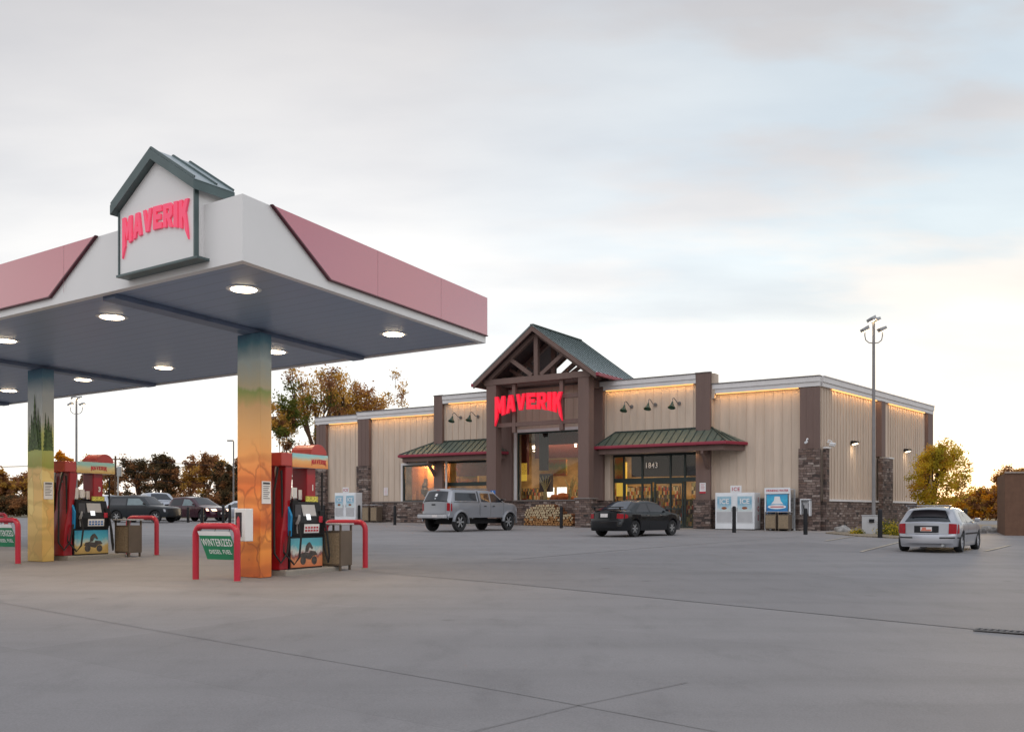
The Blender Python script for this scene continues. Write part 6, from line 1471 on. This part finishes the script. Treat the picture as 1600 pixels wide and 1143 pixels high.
# ------------------------------------------------------------------ trees and planting
def tree(name, lab, p, h, cr, mats, seed, trunk_h=.3, leaves=3000, lsize=.16, group=None, spread=1.0, open_=.45, r0=None, cat='tree', squash=.9, fill=0, clk=1.0):
    rnd = random.Random(seed); e = empty(name, p, rnd.random() * 6, lab, cat, group)
    mb = MB(); r0 = r0 or h * .018; tips = []
    cz = h * (trunk_h + (1 - trunk_h) * .52); ch = h * (1 - trunk_h) * .55
    def limb(a, d, ln, r, depth):
        pts = [a]; dd = d.copy(); k = 4 if depth < 3 else 3
        for i in range(k):
            dd = (dd + Vector((rnd.uniform(-.22, .22), rnd.uniform(-.22, .22), rnd.uniform(-.06, .16)))).normalized(); pts.append(pts[-1] + dd * ln / k)
        mb.tube(pts, [r * (1 - .5 * i / k) for i in range(k + 1)], 6 if depth < 2 else 4, caps=False)
        if depth >= 3: tips.append(pts[-1]); tips.append(pts[-2]); return
        nb = rnd.randint(2, 3) if depth else rnd.randint(4, 5)
        for _ in range(nb):
            a_ = rnd.random() * 6.283; tilt = rnd.uniform(.35, .85) * spread; ax = dd.orthogonal().normalized(); ax.rotate(Matrix.Rotation(a_, 3, dd)); nd = dd.copy(); nd.rotate(Matrix.Rotation(tilt, 3, ax))
            st_ = pts[rnd.randint(max(1, k - 2), k)]; limb(st_, nd, ln * rnd.uniform(.62, .85), r * .55, depth + 1)
        if depth: tips.append(pts[-1])
    limb(Vector((0, 0, -.1)), Vector((rnd.uniform(-.05, .05), rnd.uniform(-.05, .05), 1)).normalized(), h * trunk_h + h * .08, r0, 0)
    # fit the limbs into the crown
    zmax = max(t.z for t in tips); rmax = sorted(math.hypot(t.x, t.y) for t in tips)[int(len(tips) * .93)]
    fz = h * .97 / zmax; fr_ = cr * .95 / rmax
    def fit(v):
        k = max(0, min(1, v.z / (h * trunk_h + .01))); return Vector((v.x * (1 + (fr_ - 1) * k), v.y * (1 + (fr_ - 1) * k), v.z * (1 + (fz - 1) * k)))
    mb.v = [fit(v) for v in mb.v]; tips = [fit(t) for t in tips]
    mx = sum(t.x for t in tips) / len(tips); my = sum(t.y for t in tips) / len(tips)
    def cen(v):
        k = max(0, min(1, v.z / (h * .5))); return Vector((v.x - mx * k, v.y - my * k, v.z))
    mb.v = [cen(v) for v in mb.v]; tips = [cen(t) for t in tips]
    for _ in range(fill):
        u = Vector((rnd.gauss(0, 1), rnd.gauss(0, 1), rnd.gauss(0, 1))).normalized() * rnd.uniform(.35, 1) ** .6
        zlo = h * trunk_h * .8; tips.append(Vector((u.x * cr * .92, u.y * cr * .92, (zlo + h) / 2 + u.z * (h - zlo) / 2 * .93)))
    mb.build('trunk', 'bark', e, fix=False)
    ms = mats if isinstance(mats, (list, tuple)) else [mats]
    mb = MB(); V = []; Fc = []; Mi = []; per = max(1, leaves // len(tips)); cl = (cr * .15 + .10) * clk
    for t in tips:
        if rnd.random() < open_ * .35: continue
        mi = rnd.randrange(len(ms)); dens = rnd.uniform(.4, 1.6)
        for _ in range(int(per * dens)):
            q = Vector((rnd.gauss(0, 1), rnd.gauss(0, 1), rnd.gauss(0, .8))) * cl * .55 + t
            if q.z < h * trunk_h * .5: continue
            s_ = lsize * rnd.uniform(.6, 1.35); u = Vector((rnd.gauss(0, 1), rnd.gauss(0, 1), rnd.gauss(0, 1))).normalized(); v = u.orthogonal().normalized(); v.rotate(Matrix.Rotation(rnd.random() * 6.28, 3, u)); w2 = u.cross(v)
            o = len(V); V += [q - v * s_ * .5, q + w2 * s_ * .32, q + v * s_ * .5, q - w2 * s_ * .32]; Fc.append((o, o + 1, o + 2, o + 3)); Mi.append(mi)
    me = bpy.data.meshes.new('crown'); me.from_pydata([tuple(v) for v in V], [], Fc)
    for m in ms: me.materials.append(M[m])
    me.polygons.foreach_set('material_index', Mi); o = bpy.data.objects.new('crown', me); col.objects.link(o); o.parent = e; return e
def ptree(px, Y, ytop, cr, **k):
    p = at(px, Y); return dict(p=p, h=hz(ytop, Y) - p.z, cr=cr, **k)
def T_(name, lab, px, Y, ytop, wpx, mats, seed, **k):
    p = at(px, Y); return tree(name, lab, p, hz(ytop, Y) - p.z, wpx / 2 / F_ * Y, mats, seed, **k)
T_('autumn_tree', 'big open golden brown tree rising behind the left end of the shop', 500, 82, 568, 175, ['leaf_gold', 'leaf_gold', 'leaf_brown', 'leaf_green'], 21, trunk_h=.20, leaves=17000, lsize=.21, r0=.40, open_=.9, fill=60, clk=.8)
T_('autumn_tree', 'rounder golden tree just behind the shop parapet left of the gable', 562, 86, 592, 130, ['leaf_gold', 'leaf_brown'], 5, trunk_h=.22, leaves=15000, lsize=.22, open_=.2, fill=80, clk=.9)
T_('autumn_tree', 'sparse thin-limbed tree showing left of the timber gable', 618, 84, 578, 100, ['leaf_gold', 'leaf_brown'], 36, trunk_h=.35, leaves=5200, lsize=.17, open_=.8, spread=1.25, clk=.75)
T_('autumn_tree', 'dark leaning tree between the nearer pump and the shop', 447, 76, 618, 75, ['leaf_gold', 'leaf_green', 'leaf_brown'], 8, trunk_h=.25, leaves=9000, lsize=.20, open_=.7)
row = [(100, 92, 704, 44, 'O', 'rust orange crown left of the far lamp pole'), (133, 112, 711, 50, 'B', 'brown crown just right of the far lamp pole'), (214, 118, 711, 62, 'D', 'dark crown right of the utility pole'),
       (250, 125, 712, 60, 'D', 'dark tree behind the pale pickup truck'), (262, 108, 706, 40, 'D', 'narrow dark evergreen above the pickup cab'), (172, 122, 722, 60, 'B', 'low brown crown behind the utility pole'),
       (298, 120, 712, 60, 'B', 'pale rust crown above the crossover'), (328, 112, 708, 60, 'B', 'thin rust crown with sky showing through'), (350, 100, 722, 46, 'D', 'dark bushy tree beside the thin street lamp'),
       (372, 118, 716, 50, 'D', 'dark tree partly behind the orange column'), (28, 105, 742, 60, 'B', 'low rust tree left of the yellow column'), (2, 98, 730, 46, 'B', 'low brown tree at the left edge'), (60, 120, 738, 60, 'B', 'low brown tree behind the yellow column'), (410, 100, 700, 70, 'D', 'dark tree between the orange column and the nearer pump')]
for k, (px, Y, yt, wp, t, lab) in enumerate(row):
    mt = {'O': ['leaf_orange', 'leaf_brown', 'leaf_orange'], 'B': ['leaf_brown', 'leaf_brown', 'leaf_gold'], 'D': ['leaf_dark', 'leaf_dark', 'leaf_brown']}[t]
    T_('background_tree', lab, px, Y, yt, wp, mt, 40 + k, trunk_h=.10, leaves=8000, lsize=.27, group='trees beyond the left lot', open_=.5 if t != 'B' else .9, fill=40)
T_('shrub', 'orange bush just behind the farther pump', 103, 78, 752, 34, ['leaf_orange'], 71, trunk_h=.05, leaves=2600, lsize=.30, cat='bush', open_=0)
for k, (px, wp, yt) in enumerate(((12, 50, 775), (45, 50, 780), (88, 40, 778), (135, 60, 775), (185, 60, 778), (235, 60, 780), (285, 60, 776), (335, 60, 770), (372, 40, 772))):
    T_('hedge_bush', 'dark brown undergrowth bush ' + ['at the left edge', 'behind the yellow column', 'left of the farther pump', 'behind the farther pump', 'beyond the utility pole', 'behind the pickup cab', 'behind the crossover roof', 'left of the thin street lamp', 'beside the orange column'][k], px, 92, yt, wp * 1.3, ['leaf_dark', 'leaf_brown'], 90 + k, trunk_h=.03, leaves=5000, lsize=.26, cat='bush', group='undergrowth bushes beyond the left lot', open_=0, fill=60)
# right side
T_('yellow_tree', 'yellow leafed round tree beyond the silver hatchback', 1467, 50.5, 686, 104, ['leaf_yellow', 'leaf_yellow', 'leaf_gold', 'leaf_yellow'], 13, trunk_h=.14, leaves=15000, lsize=.12, r0=.12, open_=.3, fill=170, clk=.75)
for k, (px, Y, yt, wp) in enumerate(((1535, 86, 764, 44), (1512, 92, 772, 50), (1556, 80, 760, 40), (1586, 95, 728, 60), (1490, 96, 778, 50))):
    T_('background_tree', ['glowing rust bush-like tree in the gap left of the brown wall', 'rust tree right behind the hatchback roof', 'rust tree against the edge of the brown wall', 'rust tree rising over the brown wall', 'rust tree behind the yellow tree'][k], px, Y, yt, wp, ['leaf_brown', 'leaf_gold', 'leaf_orange'], 120 + k, trunk_h=.02, leaves=9000, lsize=.22, group='rust trees beyond the right lot', open_=.2, fill=80)
for k, (px, py, wd) in enumerate(((1340, 835, .8), (1390, 836, 1.0), (1408, 838, .9))):
    p = gp(px, py); tree('low_shrub', ['low yellowing shrub left of the grey utility box', 'low green shrub right of the black post by the lamp pole', 'low green shrub left of the silver hatchback'][k], p, .55 if k else .35, wd, ['leaf_green', 'leaf_yellow'], 140 + k, trunk_h=.05, leaves=3000, lsize=.07, cat='shrub', open_=0)
